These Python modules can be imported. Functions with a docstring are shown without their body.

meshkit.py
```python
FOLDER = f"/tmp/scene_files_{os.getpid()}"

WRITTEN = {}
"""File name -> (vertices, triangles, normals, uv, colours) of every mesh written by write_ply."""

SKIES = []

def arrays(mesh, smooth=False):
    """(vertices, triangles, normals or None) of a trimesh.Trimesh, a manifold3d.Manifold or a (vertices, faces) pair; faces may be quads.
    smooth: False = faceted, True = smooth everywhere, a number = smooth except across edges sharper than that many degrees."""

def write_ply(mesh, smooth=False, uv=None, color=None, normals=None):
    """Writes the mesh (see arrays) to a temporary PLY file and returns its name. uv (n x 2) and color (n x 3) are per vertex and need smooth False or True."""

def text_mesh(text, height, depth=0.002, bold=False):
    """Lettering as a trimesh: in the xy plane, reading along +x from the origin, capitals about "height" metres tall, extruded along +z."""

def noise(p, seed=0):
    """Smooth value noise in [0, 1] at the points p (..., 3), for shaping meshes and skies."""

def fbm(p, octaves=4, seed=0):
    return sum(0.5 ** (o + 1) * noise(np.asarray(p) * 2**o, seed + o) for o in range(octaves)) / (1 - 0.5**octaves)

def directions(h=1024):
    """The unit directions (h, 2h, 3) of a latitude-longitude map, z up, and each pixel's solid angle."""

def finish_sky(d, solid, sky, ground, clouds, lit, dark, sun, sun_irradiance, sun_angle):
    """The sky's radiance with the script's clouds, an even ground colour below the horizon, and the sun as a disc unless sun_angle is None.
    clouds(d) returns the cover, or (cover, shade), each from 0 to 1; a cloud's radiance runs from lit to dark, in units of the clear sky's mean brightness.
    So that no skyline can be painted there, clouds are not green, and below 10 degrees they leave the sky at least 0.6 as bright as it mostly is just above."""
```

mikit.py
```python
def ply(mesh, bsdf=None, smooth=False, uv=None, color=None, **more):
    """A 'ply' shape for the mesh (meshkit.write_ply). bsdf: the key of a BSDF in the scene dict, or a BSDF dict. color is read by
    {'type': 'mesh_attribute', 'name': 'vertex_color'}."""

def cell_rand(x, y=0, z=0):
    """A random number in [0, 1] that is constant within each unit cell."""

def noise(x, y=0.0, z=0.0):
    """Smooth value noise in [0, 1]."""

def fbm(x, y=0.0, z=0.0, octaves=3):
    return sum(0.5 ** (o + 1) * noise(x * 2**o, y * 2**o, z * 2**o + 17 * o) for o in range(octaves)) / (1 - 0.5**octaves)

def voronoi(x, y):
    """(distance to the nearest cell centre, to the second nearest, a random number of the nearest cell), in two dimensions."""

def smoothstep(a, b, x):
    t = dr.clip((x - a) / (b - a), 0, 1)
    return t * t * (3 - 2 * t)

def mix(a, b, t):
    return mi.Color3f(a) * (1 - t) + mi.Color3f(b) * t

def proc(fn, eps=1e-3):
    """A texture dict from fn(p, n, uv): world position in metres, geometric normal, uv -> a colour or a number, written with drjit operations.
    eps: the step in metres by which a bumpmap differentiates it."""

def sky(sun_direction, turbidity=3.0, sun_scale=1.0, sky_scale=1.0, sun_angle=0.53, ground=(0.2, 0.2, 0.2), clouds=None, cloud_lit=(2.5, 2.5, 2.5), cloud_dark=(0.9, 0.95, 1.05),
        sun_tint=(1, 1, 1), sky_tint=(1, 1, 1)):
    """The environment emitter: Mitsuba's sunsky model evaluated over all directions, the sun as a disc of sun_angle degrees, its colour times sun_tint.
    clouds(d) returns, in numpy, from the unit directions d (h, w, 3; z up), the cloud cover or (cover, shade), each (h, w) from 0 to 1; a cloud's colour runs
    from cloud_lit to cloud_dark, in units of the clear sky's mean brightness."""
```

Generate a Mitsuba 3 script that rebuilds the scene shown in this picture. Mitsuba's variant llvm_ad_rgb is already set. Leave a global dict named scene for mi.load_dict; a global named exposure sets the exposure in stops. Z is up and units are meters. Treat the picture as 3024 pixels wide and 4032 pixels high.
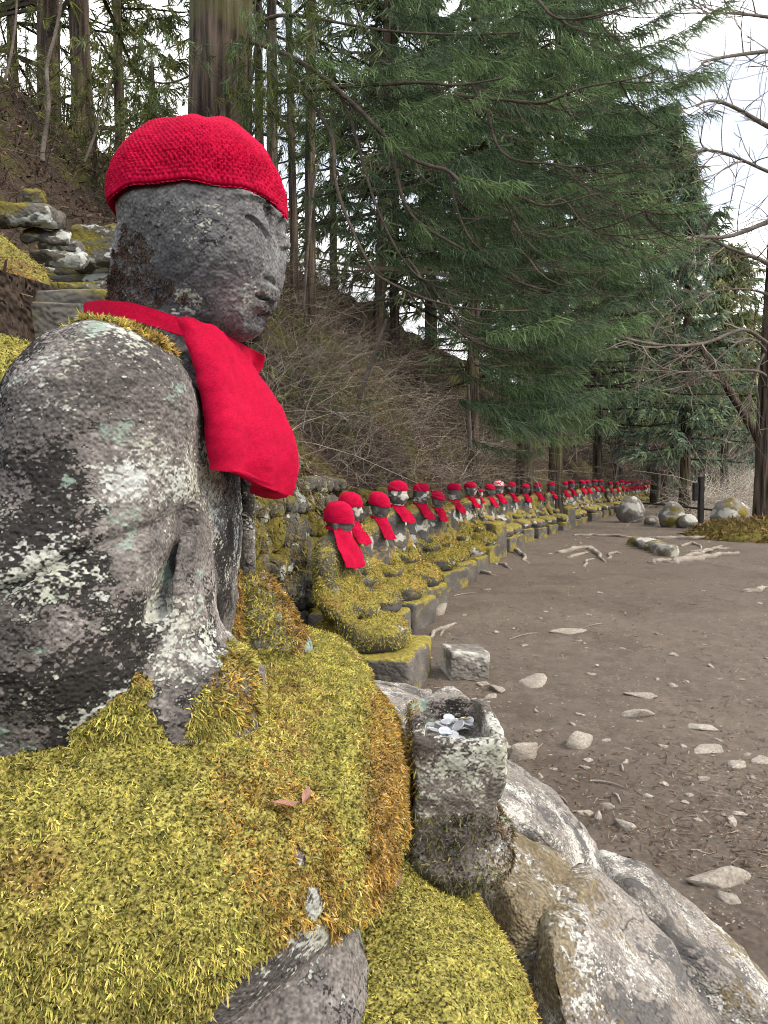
import math, numpy as np, trimesh, drjit as dr, mitsuba as mi, mikit, manifold3d as m3
from meshkit import noise, fbm
from scipy.interpolate import RectBivariateSpline, CubicSpline
T = mi.ScalarTransform4f
scene, labels = {}, {}
PI = math.pi
A = lambda *x: np.array(x, float)

# ---------------------------------------------------------------- camera, sky, exposure
PITCH = math.atan(66 / 1534)
scene['camera'] = {'type': 'perspective', 'fov': 56.8, 'fov_axis': 'x', 'near_clip': .05, 'far_clip': 900.,
    'to_world': T().look_at(origin=[0, 0, 1.5], target=[0, math.cos(PITCH), 1.5 - math.sin(PITCH)], up=[0, 0, 1])}
def clouds(d):
    c = fbm(d * A(3.2, 3.2, 5.0) + 4.3, 5, 3)
    return np.clip((c - .32) * 6, .5, 1), np.clip((fbm(d * 5 + 9, 4, 8) - .45) * 1.2, 0, .4)
scene['sky'] = mikit.sky([.75, -.35, .75], turbidity=3, sun_scale=.26, sun_angle=12, sky_scale=1., clouds=clouds,
                         cloud_lit=(3.5, 3.5, 3.5), cloud_dark=(1.35, 1.38, 1.45), ground=(.16, .14, .12))
exposure = 2.75

# ---------------------------------------------------------------- bookkeeping
used = {}
def numbered(name):
    k = used.get(name, 0); used[name] = k + 1
    return name if k == 0 else f'{name}_{k:03d}'
def thing(name, label, cat, group=None, kind=None):
    key = numbered(name)
    labels[key] = {'label': label, 'category': cat}
    if group: labels[key]['group'] = group
    if kind: labels[key]['kind'] = kind
    return key
def put(key, mesh, bsdf, smooth=False, color=None, tw=None, cache=None):
    d = mikit.ply(mesh, bsdf, smooth=smooth, color=color) if not (isinstance(mesh, dict)) else dict(mesh)
    if tw is not None: d['to_world'] = tw
    scene[key] = d
    return d
def part(root, name, mesh, bsdf, smooth=False, color=None, tw=None, label=None, kind=None):
    key = numbered(root + '__' + name)
    put(key, mesh, bsdf, smooth, color, tw)
    if label or kind: labels[key] = {k: v for k, v in (('label', label), ('kind', kind)) if v}
    return key
def one(name, label, cat, mesh, bsdf, smooth=False, color=None, group=None, kind=None, tw=None):
    key = thing(name, label, cat, group, kind)
    put(key, mesh, bsdf, smooth, color, tw)
    return key
def structure(name, mesh, bsdf, smooth=False, color=None):
    put(name, mesh, bsdf, smooth, color); labels[name] = {'kind': 'structure'}

# ---------------------------------------------------------------- materials
sst, fb, nz, mix = mikit.smoothstep, mikit.fbm, mikit.noise, mikit.mix
def bs(fn, rough=.9, bump=None, scale=1., eps=1e-3, spec=.3, **k):
    b = {'type': 'principled', 'base_color': mikit.proc(fn) if callable(fn) else fn, 'roughness': rough, 'specular': spec, **k}
    if bump: b = {'type': 'bumpmap', 'arbitrary': mikit.proc(bump, eps=eps), 'scale': scale, 'b': b}
    return {'type': 'twosided', 'b': b}
def f3(p, s, o=0., n=3): return fb(p.x * s + o, p.y * s + 2 * o, p.z * s - o, octaves=n)
def n3(p, s, o=0.): return nz(p.x * s + o, p.y * s - o, p.z * s + o)
def blob(p, c, r):
    d = dr.sqrt(dr.square(p.x - c[0]) + dr.square(p.y - c[1]) + dr.square(p.z - c[2]))
    return 1 - sst(.35 * r, 1.15 * r, d)
def lichen_stone(ca, cb, white=.56, dark=.52, spots=(), stains=(), green=.70):
    def fn(p, n, uv):
        a = f3(p, 9., 3., 3)
        c = mix(ca, cb, sst(.25, .75, a)) * (.40 + 1.2 * n3(p, 330.)) * (.62 + .76 * n3(p, 120., 4.))
        sp = .34 * n3(p, 360., 7.) + .36 * n3(p, 170., 3.) + .30 * f3(p, 60., 7., 2) - .5
        dk = f3(p, 7.5, 11., 5)
        for q, r, w in stains: dk = dk + w * blob(p, q, r)
        c = mix(c, mi.Color3f(.016, .015, .015) * (.4 + 1.2 * n3(p, 190.)), sst(-.01, .05, dk - dark + .55 * sp) * .92)
        wl = f3(p, 10., 23., 5)
        for q, r, w in spots: wl = wl + w * blob(p, q, r)
        m = sst(-.02, .12, wl - white + .85 * sp)
        c = mix(c, mix((.50, .54, .55), (.46, .47, .37), n3(p, 16., 2.)) * (.6 + .65 * n3(p, 190., 5.)), m * .93)
        g = sst(.0, .06, f3(p, 16., 41., 3) - green + .4 * sp)
        return mix(c, mi.Color3f(.27, .36, .31) * (.65 + .6 * n3(p, 150.)), g * .7)
    return fn
def stone_bump(p, n, uv): return .0036 * f3(p, 70., 1., 4) + .0026 * n3(p, 260.) + .004 * f3(p, 22., 5., 2) - .0015 * sst(.60, .74, n3(p, 105., 8.))
def head_bump(p, n, uv): return .0024 * f3(p, 75., 1., 3) + .0018 * n3(p, 260.) + .002 * f3(p, 24., 5., 2)
BODY_SPOTS = [((-0.308,0.9,1.686), .07, .07), ((-0.396,0.85,1.615), .09, .09), ((-0.234,0.84,1.544), .07, .11), ((-0.238,0.86,1.506), .05, .08), ((-0.36,0.8,1.463), .05, .09),
              ((-0.26,0.92,1.282), .07, .12), ((-0.29,0.92,1.325), .05, .13), ((-0.391,0.8,1.22), .10, .13), ((-0.322,0.82,1.218), .06, .14), ((-0.305,0.8,1.321), .06, .10), ((-0.194,1.05,1.196), .04, .3), ((-0.264,0.93,1.656), .05, .07),
              ((-0.117,0.8,1.063), .05, .2), ((-0.068,0.78,1.005), .05, .08)]
BODY_STAINS = [((-0.317,0.82,1.559), .10, .07), ((-0.321,0.8,1.427), .06, .14), ((-0.423,0.8,1.427), .09, .07), ((-0.347,0.8,1.295), .12, .07), ((-0.383,0.8,1.343), .1, .06), ((-0.225,0.95,1.269), .04, .12), ((-0.297,0.85,1.208), .04, .1)]
scene['m_stone'] = bs(lichen_stone((.080, .074, .073), (.205, .19, .184), .635, .553, BODY_SPOTS, BODY_STAINS), .92, stone_bump, 1.)
HEAD_SPOTS = [((-0.215,1.12,1.953), .032, .26), ((-0.437,1.2,1.915), .025, .2), ((-0.447,1.2,1.87), .03, .10), ((-0.306,1.12,1.781), .035, .28), ((-0.205,1.12,1.767), .03, .10), ((-0.219,1.1,1.839), .03, .04)]
scene['m_head'] = bs(lichen_stone((.072, .075, .083), (.175, .178, .185), .69, .67, HEAD_SPOTS, [((-0.252,1.12,1.767), .05, .05)], .78), .92, head_bump, 1.)
def box_bump(p, n, uv): return .004 * f3(p, 60., 1., 4) + .002 * n3(p, 230.)
scene['m_box'] = bs(lichen_stone((.075, .066, .06), (.22, .20, .185), .57, .66, [((0.139,1.1,1.063), .05, .10), ((0.097,1.12,1.108), .05, .10), ((0.199,1.2,1.08), .06, .12), ((0.179,1.1,1.048), .03, .08)], [((0.062,1.1,1.026), .04, .10)], .66), .92, box_bump, 1.)
def small_stone(p, n, uv):                               # weathered stone whose upward faces carry moss
    r = f3(p, 26., 2., 3)
    c = mix((.05, .047, .044), (.14, .132, .122), f3(p, 6., 1., 3)) * (.7 + .6 * n3(p, 90.))
    c = mix(c, (.45, .46, .43), sst(.60, .66, f3(p, 7., 8., 3) + .12 * (r - .5)))
    up = n.z * .5 + f3(p, 3.2, 30., 3) * 1.25 + .25 * (r - .5)
    mc = mix(mix((.11, .10, .03), (.33, .285, .07), r), (.28, .19, .06), sst(.45, .7, f3(p, 5., 50., 2)))
    return mix(c, mc * (.55 + .9 * n3(p, 70., 3.)), sst(.78, .9, up))
def small_bump(p, n, uv): return .02 * f3(p, 24., 1., 3) + .006 * n3(p, 80.)
scene['m_small'] = bs(small_stone, .95, small_bump, 1., 4e-3)
def small_head(p, n, uv):
    r = f3(p, 30., 2., 3)
    c = mix((.045, .046, .048), (.145, .145, .142), f3(p, 9., 1., 3)) * (.7 + .6 * n3(p, 110.))
    return mix(c, (.50, .50, .47), sst(.57, .65, f3(p, 8., 8., 3) + .2 * (r - .5)))
scene['m_small_head'] = bs(small_head, .95, small_bump, .3, 4e-3)
def plinth(p, n, uv):
    r = f3(p, 26., 2., 3)
    c = mix((.055, .05, .046), (.18, .168, .155), f3(p, 5., 1., 3)) * (.7 + .6 * n3(p, 90.))
    mc = mix((.12, .11, .03), (.34, .28, .06), r) * (.55 + .9 * n3(p, 70., 3.))
    return mix(c, mc, sst(.60, .76, n.z * .5 + f3(p, 3.2, 30., 3) * 1.15 + .25 * (r - .5)))
scene['m_plinth'] = bs(plinth, .95, small_bump, 1., 4e-3)
def wall_stone(p, n, uv):
    r = f3(p, 22., 2., 3)
    c = mix((.04, .038, .034), (.16, .155, .142), f3(p, 4., 1., 3)) * (.65 + .7 * n3(p, 60.))
    c = mix(c, (.40, .43, .42), sst(.61, .67, f3(p, 4.2, 8., 4) + .42 * (r - .5)))
    return mix(c, mix((.06, .055, .015), (.20, .17, .03), r) * (.6 + .8 * n3(p, 60., 3.)), sst(.50, .63, f3(p, 2.1, 30., 3) + .2 * (r - .5) + .1 * n.z))
scene['m_wall'] = bs(wall_stone, .95, small_bump, 1., 4e-3)
def rock(p, n, uv):
    r = f3(p, 60., 2., 3)
    c = mix((.165, .15, .135), (.345, .32, .295), f3(p, 5., 1., 4)) * (.5 + n3(p, 200.)) * (.85 + .3 * f3(mi.Point3f(p.x, p.y, p.z * 5), 12., 3., 2))
    c = mix(c, mi.Color3f(.09, .09, .095), sst(.52, .60, f3(p, 9., 12., 4) + .5 * (r - .5)) * .75)
    sp = .4 * n3(p, 330., 7.) + .35 * n3(p, 160., 3.) + .25 * f3(p, 60., 7., 2) - .5
    c = mix(c, (.58, .59, .56), sst(-.02, .10, f3(p, 9., 23., 4) - .575 + .8 * sp) * .9)
    c = c * (1 - .55 * (1 - sst(.002, .012, dr.abs(f3(p, 4.5, 77., 4) - .5))) * sst(.45, .6, f3(p, 3., 91., 2)))
    mo = f3(p, 4.6, 33., 3) - .09 + .45 * (r - .5) + .2 * (n3(p, 150., 9.) - .5) + .16 * blob(p, (0.346,1.62,0.626), .13) + .2 * blob(p, (0.244,1.4,0.64), .17) + .13 * blob(p, (0.282,1.2,0.63), .16)
    return mix(c, mix((.10, .082, .05), (.24, .19, .105), r) * (.5 + n3(p, 160., 3.)), sst(.60, .70, mo) * .85)
scene['m_rock'] = bs(rock, .9, stone_bump, 2.4)
def far_rock(p, n, uv):
    r = f3(p, 14., 2., 3)
    c = mix((.10, .095, .085), (.30, .28, .26), f3(p, 3., 1., 3)) * (.7 + .6 * n3(p, 30.))
    c = mix(c, (.5, .5, .46), sst(.56, .64, f3(p, 3.4, 8., 3) + .2 * (r - .5)))
    return mix(c, mix((.09, .08, .02), (.25, .2, .04), r), sst(.60, .72, f3(p, 1.7, 21., 3) + .05 * n.z))
scene['m_chip'] = bs(lambda p, n, uv: mix((.22, .195, .165), (.47, .43, .38), f3(p, 9., 2., 3)) * (.65 + .7 * n3(p, 120.)), .9, stone_bump, 2.)
scene['m_far_rock'] = bs(far_rock, .95, small_bump, 1.5, 4e-3)
def dirt(p, n, uv):
    a = f3(p, .9, 3., 4); b = f3(p, 11., 9., 3)
    c = mix((.082, .067, .055), (.152, .126, .104), .55 * a + .45 * b)
    c = mix(c, mi.Color3f(.055, .04, .031), sst(.58, .74, f3(p, 2.2, 17., 4)) * .3)
    c = c * (.74 + .52 * n3(p, 70.)) * (.88 + .24 * n3(p, 17., 5.))
    return c
def dirt_bump(p, n, uv): return .007 * f3(p, 14., 2., 3) + .006 * f3(p, 60., 4., 3) + .025 * f3(p, 2.5, 8., 2)
scene['m_dirt'] = bs(dirt, .9, dirt_bump, 1.3, 4e-3)
def litter(p, n, uv):
    a = f3(p, 1.6, 3., 3); r = f3(p, 18., 6., 3)
    c = mix((.018, .013, .010), (.075, .055, .042), .4 * a + .6 * r)
    return mix(c * (.5 + n3(p, 38.)), mix((.03, .03, .01), (.11, .105, .025), r), sst(.50, .64, f3(p, .9, 19., 4) + .25 * (r - .5)) * .85)
def litter_bump(p, n, uv): return .05 * f3(p, 12., 2., 3) + .02 * n3(p, 50.)
scene['m_litter'] = bs(litter, .95, litter_bump, 1.4, 6e-3)
def bark(p, n, uv):
    s = sst(.25, .75, fb(p.x * 15., p.y * 15., p.z * .8, octaves=4)); t = f3(p, 1.4, 5., 3)
    c = mix((.014, .011, .009), (.12, .092, .072), s) * (.7 + .6 * t)
    return mix(c, (.08, .085, .03), sst(.55, .75, f3(p, 1.1, 31., 3)) * .55)
def bark_bump(p, n, uv): return .10 * fb(p.x * 15., p.y * 15., p.z * .8, octaves=3)
scene['m_bark'] = bs(bark, .95, bark_bump, 1., 6e-3)
def pale_bark(p, n, uv): return mix((.05, .042, .036), (.22, .195, .17), f3(p, 5., 3., 3)) * (.7 + .6 * n3(p, 40.))
scene['m_limb'] = bs(lambda p, n, uv: mix((.025, .02, .017), (.13, .105, .085), f3(p, 7., 3., 3)) * (.7 + .6 * n3(p, 40.)), .95)
scene['m_pale_bark'] = bs(pale_bark, .95)
def root_bark(p, n, uv): return mix((.15, .125, .105), (.52, .47, .41), f3(p, 9., 3., 3)) * (.65 + .7 * n3(p, 90.))
scene['m_root'] = bs(root_bark, .9, stone_bump, 2.)
VC = {'type': 'mesh_attribute', 'name': 'vertex_color'}
scene['m_leaf'] = {'type': 'principledthin', 'base_color': VC, 'roughness': .65, 'diff_trans': .55, 'spec_trans': 0., 'eta': 1.3}
scene['m_colour'] = bs(VC, .9, spec=.15)
def knit(p, n, uv): return mix((.33, .002, .026), (.58, .006, .058), f3(p, 120., 2., 2)) * (.82 + .3 * n3(p, 30.))
scene['m_knit'] = bs(knit, .95, None, spec=.1, sheen=.4)
def cloth(p, n, uv): return mix((.43, .003, .036), (.60, .007, .056), f3(p, 14., 2., 3)) * (.72 + .5 * n3(p, 520.)) * (.8 + .4 * f3(p, 7., 9., 3))
def weave(p, n, uv): return .0006 * (dr.sin(p.z * 2600.) * dr.sin((p.x + p.y) * 2600.)) + .004 * f3(p, 34., 2., 3)
scene['m_cloth'] = bs(cloth, .9, weave, 1., 4e-4, spec=.12, sheen=.3)
scene['m_pink'] = bs(lambda p, n, uv: mix((.75, .03, .09), (.8, .6, .62), sst(.42, .55, f3(p, 40., 2., 2))), .95)
scene['m_coin'] = bs(lambda p, n, uv: mix((.52, .55, .60), (.72, .75, .80), n3(p, 160.)), .38, spec=.5, metallic=.55)
scene['m_brass'] = bs(lambda p, n, uv: mix((.22, .17, .09), (.36, .28, .14), n3(p, 200.)), .42, spec=.5, metallic=.5)
scene['m_iron'] = bs(lambda p, n, uv: mix((.012, .012, .013), (.035, .033, .032), n3(p, 20.)), .6)
def moss_bump(p, n, uv): return .006 * n3(p, 150.) + .004 * n3(p, 330., 3.) + .006 * f3(p, 40., 2., 2)
def moss_ground(p, n, uv): return mix(mix((.10, .095, .030), (.36, .325, .085), f3(p, 60., 2., 3)), mix((.12, .08, .03), (.30, .20, .07), n3(p, 90.)), sst(.52, .66, f3(p, 6., 9., 3))) * (.12 + 1.6 * sst(.2, .8, .5 * n3(p, 300.) + .5 * n3(p, 520., 5.)))
scene['m_moss'] = bs(moss_ground, 1., moss_bump, 1., spec=.1)

# ---------------------------------------------------------------- modelling helpers
def nets(f, lo, hi, h, chunk=48):
    """Surface nets: the zero level of f (negative inside) as a trimesh."""
    lo, hi = A(*lo), A(*hi); n = np.ceil((hi - lo) / h).astype(int) + 1
    ax = [lo[k] + h * np.arange(n[k]) for k in range(3)]
    v = np.concatenate([f(np.stack(np.meshgrid(ax[0][i:i + chunk], ax[1], ax[2], indexing='ij'), -1)) for i in range(0, n[0], chunk)])
    ins = v < 0
    cs = tuple(slice(0, k - 1) for k in n)
    sh = lambda a, d: a[tuple(slice(d[k], n[k] - 1 + d[k]) for k in range(3))]
    cnt = sum(sh(ins, d).astype(np.int8) for d in np.ndindex(2, 2, 2))
    cells = np.argwhere((cnt > 0) & (cnt < 8)); idx = -np.ones(n - 1, int); idx[tuple(cells.T)] = np.arange(len(cells))
    acc, num = np.zeros((len(cells), 3)), np.zeros(len(cells))
    for axis in range(3):
        for b in np.ndindex(2, 2):
            d0 = np.insert(A(*b), axis, 0).astype(int); d1 = d0.copy(); d1[axis] = 1
            a0, a1 = v[tuple((cells + d0).T)], v[tuple((cells + d1).T)]
            on = (a0 < 0) != (a1 < 0); t = np.where(on, a0 / np.where(on, a0 - a1, 1), 0)
            q = d0 + np.eye(3)[axis] * t[:, None]
            acc += q * on[:, None]; num += on
    V = lo + h * (cells + acc / num[:, None]); F = []
    for axis in range(3):
        o1, o2 = [k for k in range(3) if k != axis]
        a = np.swapaxes(ins, 0, axis) if False else ins
        s0 = [slice(None)] * 3; s1 = [slice(None)] * 3; s0[axis] = slice(0, -1); s1[axis] = slice(1, None)
        e = np.argwhere(a[tuple(s0)] != a[tuple(s1)])
        e = e[(e[:, o1] > 0) & (e[:, o2] > 0) & (e[:, o1] < n[o1] - 1) & (e[:, o2] < n[o2] - 1)]
        u, w = np.eye(3, dtype=int)[o1], np.eye(3, dtype=int)[o2]
        q = np.stack([idx[tuple((e - u - w).T)], idx[tuple((e - w).T)], idx[tuple(e.T)], idx[tuple((e - u).T)]], 1)
        flip = (~a[tuple(e.T)]) ^ (axis == 1)
        q[flip] = q[flip][:, ::-1]
        F.append(q)
    F = np.vstack(F)
    m = trimesh.Trimesh(V, np.vstack([F[:, [0, 1, 2]], F[:, [0, 2, 3]]]), process=False)
    return m
def ell(p, c, r, R=None):
    q = p - A(*c)
    if R is not None: q = q @ R
    r = A(*r); k0 = np.linalg.norm(q / r, axis=-1); k1 = np.linalg.norm(q / r**2, axis=-1) + 1e-9
    return k0 * (k0 - 1) / k1
def capsule(p, a, b, ra, rb=None):
    a, b = A(*a), A(*b); rb = ra if rb is None else rb
    ab = b - a; t = np.clip(((p - a) @ ab) / (ab @ ab), 0, 1)
    return np.linalg.norm(p - a - t[..., None] * ab, axis=-1) - (ra + (rb - ra) * t)
def rbox(p, c, b, r, R=None):
    q = p - A(*c)
    if R is not None: q = q @ R
    q = np.abs(q) - (A(*b) - r)
    return np.linalg.norm(np.maximum(q, 0), axis=-1) + np.minimum(q.max(-1), 0) - r
def smin(a, b, k):
    h = np.clip(.5 + .5 * (b - a) / k, 0, 1)
    return b + (a - b) * h - k * h * (1 - h)
def smax(a, b, k): return -smin(-a, -b, k)
def rotz(t): return A([math.cos(t), -math.sin(t), 0], [math.sin(t), math.cos(t), 0], [0, 0, 1])
def vnormals(m):
    v, f = m.vertices, m.faces; n = np.zeros(v.shape); fn = np.cross(v[f[:, 1]] - v[f[:, 0]], v[f[:, 2]] - v[f[:, 0]])
    for k in range(3): np.add.at(n, f[:, k], fn)
    return n / np.maximum(np.linalg.norm(n, axis=1, keepdims=True), 1e-12)
def displace(m, fn):
    m = m.copy(); n = vnormals(m); m.vertices = np.asarray(m.vertices) + n * fn(np.asarray(m.vertices))[:, None]
    return m
def tube(pts, rad, sides=6, spline=4):
    """A tapered tube through the points; rad is a number or one radius per point."""
    P = np.asarray(pts, float); R = np.broadcast_to(np.asarray(rad, float), len(P))
    if spline and len(P) > 2:
        t = np.arange(len(P)); s = np.linspace(0, len(P) - 1, (len(P) - 1) * spline + 1)
        P = CubicSpline(t, P)(s); R = np.interp(s, t, R)
    d = np.gradient(P, axis=0); d /= np.linalg.norm(d, axis=1, keepdims=True) + 1e-12
    ref = A(0, 0, 1) if abs(d[:, 2]).mean() < .8 else A(1, 0, 0)
    u = np.cross(d, ref); u /= np.linalg.norm(u, axis=1, keepdims=True) + 1e-12; w = np.cross(d, u)
    a = np.arange(sides) * 2 * PI / sides
    V = (P[:, None] + R[:, None, None] * (np.cos(a)[None, :, None] * u[:, None] + np.sin(a)[None, :, None] * w[:, None])).reshape(-1, 3)
    i = np.arange(len(P) - 1)[:, None] * sides; j = np.arange(sides)[None]; k = (j + 1) % sides
    q = np.stack([i + j, i + k, i + sides + k, i + sides + j], -1).reshape(-1, 4)[:, ::-1]
    F = np.vstack([q[:, [0, 1, 2]], q[:, [0, 2, 3]]])
    c0, c1 = len(V), len(V) + 1; V = np.vstack([V, P[:1], P[-1:]]); e = (len(P) - 1) * sides; j = np.arange(sides); k = (j + 1) % sides
    F = np.vstack([F, np.stack([j * 0 + c0, j, k], 1), np.stack([j * 0 + c1, e + k, e + j], 1)])
    return trimesh.Trimesh(V, F, process=False)
def tubes(paths, r0, r1, col, sides=3):
    """Many tapered thin stems at once: paths (n, k, 3), radii (n,), colours (n, 3) -> (mesh, vertex colours)."""
    n, k, _ = paths.shape; d = np.gradient(paths, axis=1); d /= np.linalg.norm(d, axis=2, keepdims=True) + 1e-12
    u = np.cross(d, A(.31, .17, .94)); u /= np.linalg.norm(u, axis=2, keepdims=True) + 1e-9; w = np.cross(d, u)
    R = (np.asarray(r0)[:, None] + (np.asarray(r1) - np.asarray(r0))[:, None] * np.linspace(0, 1, k)[None])[..., None, None]
    a = np.arange(sides) * 2 * PI / sides
    V = paths[:, :, None] + R * (np.cos(a)[:, None] * u[:, :, None] + np.sin(a)[:, None] * w[:, :, None])
    base = (np.arange(n)[:, None, None] * k + np.arange(k - 1)[None, :, None]) * sides; j = np.arange(sides)[None, None]; jj = (j + 1) % sides
    q = np.stack([base + j, base + jj, base + sides + jj, base + sides + j], -1).reshape(-1, 4)[:, ::-1]
    return trimesh.Trimesh(V.reshape(-1, 3), np.vstack([q[:, [0, 1, 2]], q[:, [0, 2, 3]]]), process=False), np.repeat(col, k * sides, axis=0)
def strips(P, D, L, Wd, S, B, prof, col, tip=1.25):
    """Leaf strips: base points, unit directions, lengths, widths, side vectors, bend vectors, width profile, base colours."""
    n, k = len(P), len(prof); t = np.linspace(0, 1, k)[None, :, None]
    C = P[:, None] + D[:, None] * L[:, None, None] * t + B[:, None] * t**2
    o = S[:, None] * (Wd[:, None] * np.asarray(prof)[None])[..., None] * .5
    V = np.stack([C - o, C + o], 2).reshape(-1, 3)
    b = (np.arange(n)[:, None] * k + np.arange(k - 1)[None]).reshape(-1) * 2
    F = np.concatenate([np.stack([b, b + 1, b + 3], 1), np.stack([b, b + 3, b + 2], 1)])
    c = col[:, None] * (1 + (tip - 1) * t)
    return trimesh.Trimesh(V, F, process=False), np.repeat(c.reshape(-1, 3), 2, axis=0)
def join(ms):
    """[(mesh, colours)] -> (mesh, colours)."""
    return trimesh.util.concatenate([m for m, _ in ms]), np.vstack([c for _, c in ms])
def unit(v): return v / np.maximum(np.linalg.norm(v, axis=-1, keepdims=True), 1e-9)
def pick(rng, cols, w): return np.asarray(cols, float)[rng.choice(len(cols), len(w) if hasattr(w, '__len__') else w)]
def sample(m, n, rng, mask=None):
    v, f = np.asarray(m.vertices), np.asarray(m.faces); fn = np.cross(v[f[:, 1]] - v[f[:, 0]], v[f[:, 2]] - v[f[:, 0]])
    a = np.linalg.norm(fn, axis=1); i = rng.choice(len(f), n, p=a / a.sum()); r = rng.random((n, 2)); r[r.sum(1) > 1] = 1 - r[r.sum(1) > 1]
    p = v[f[i, 0]] + r[:, :1] * (v[f[i, 1]] - v[f[i, 0]]) + r[:, 1:] * (v[f[i, 2]] - v[f[i, 0]])
    nn = fn[i] / np.maximum(a[i, None], 1e-12)
    if mask is not None: k = mask(p, nn); p, nn = p[k], nn[k]
    return p, nn
MOSS = np.array([(.60, .535, .15), (.40, .435, .11), (.66, .57, .22)])
def cushion(p, k=1.): return k * (.016 * (fbm(p * 26, 3, 77) - .42) + .007 * (fbm(p * 75, 2, 78) - .5))
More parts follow.
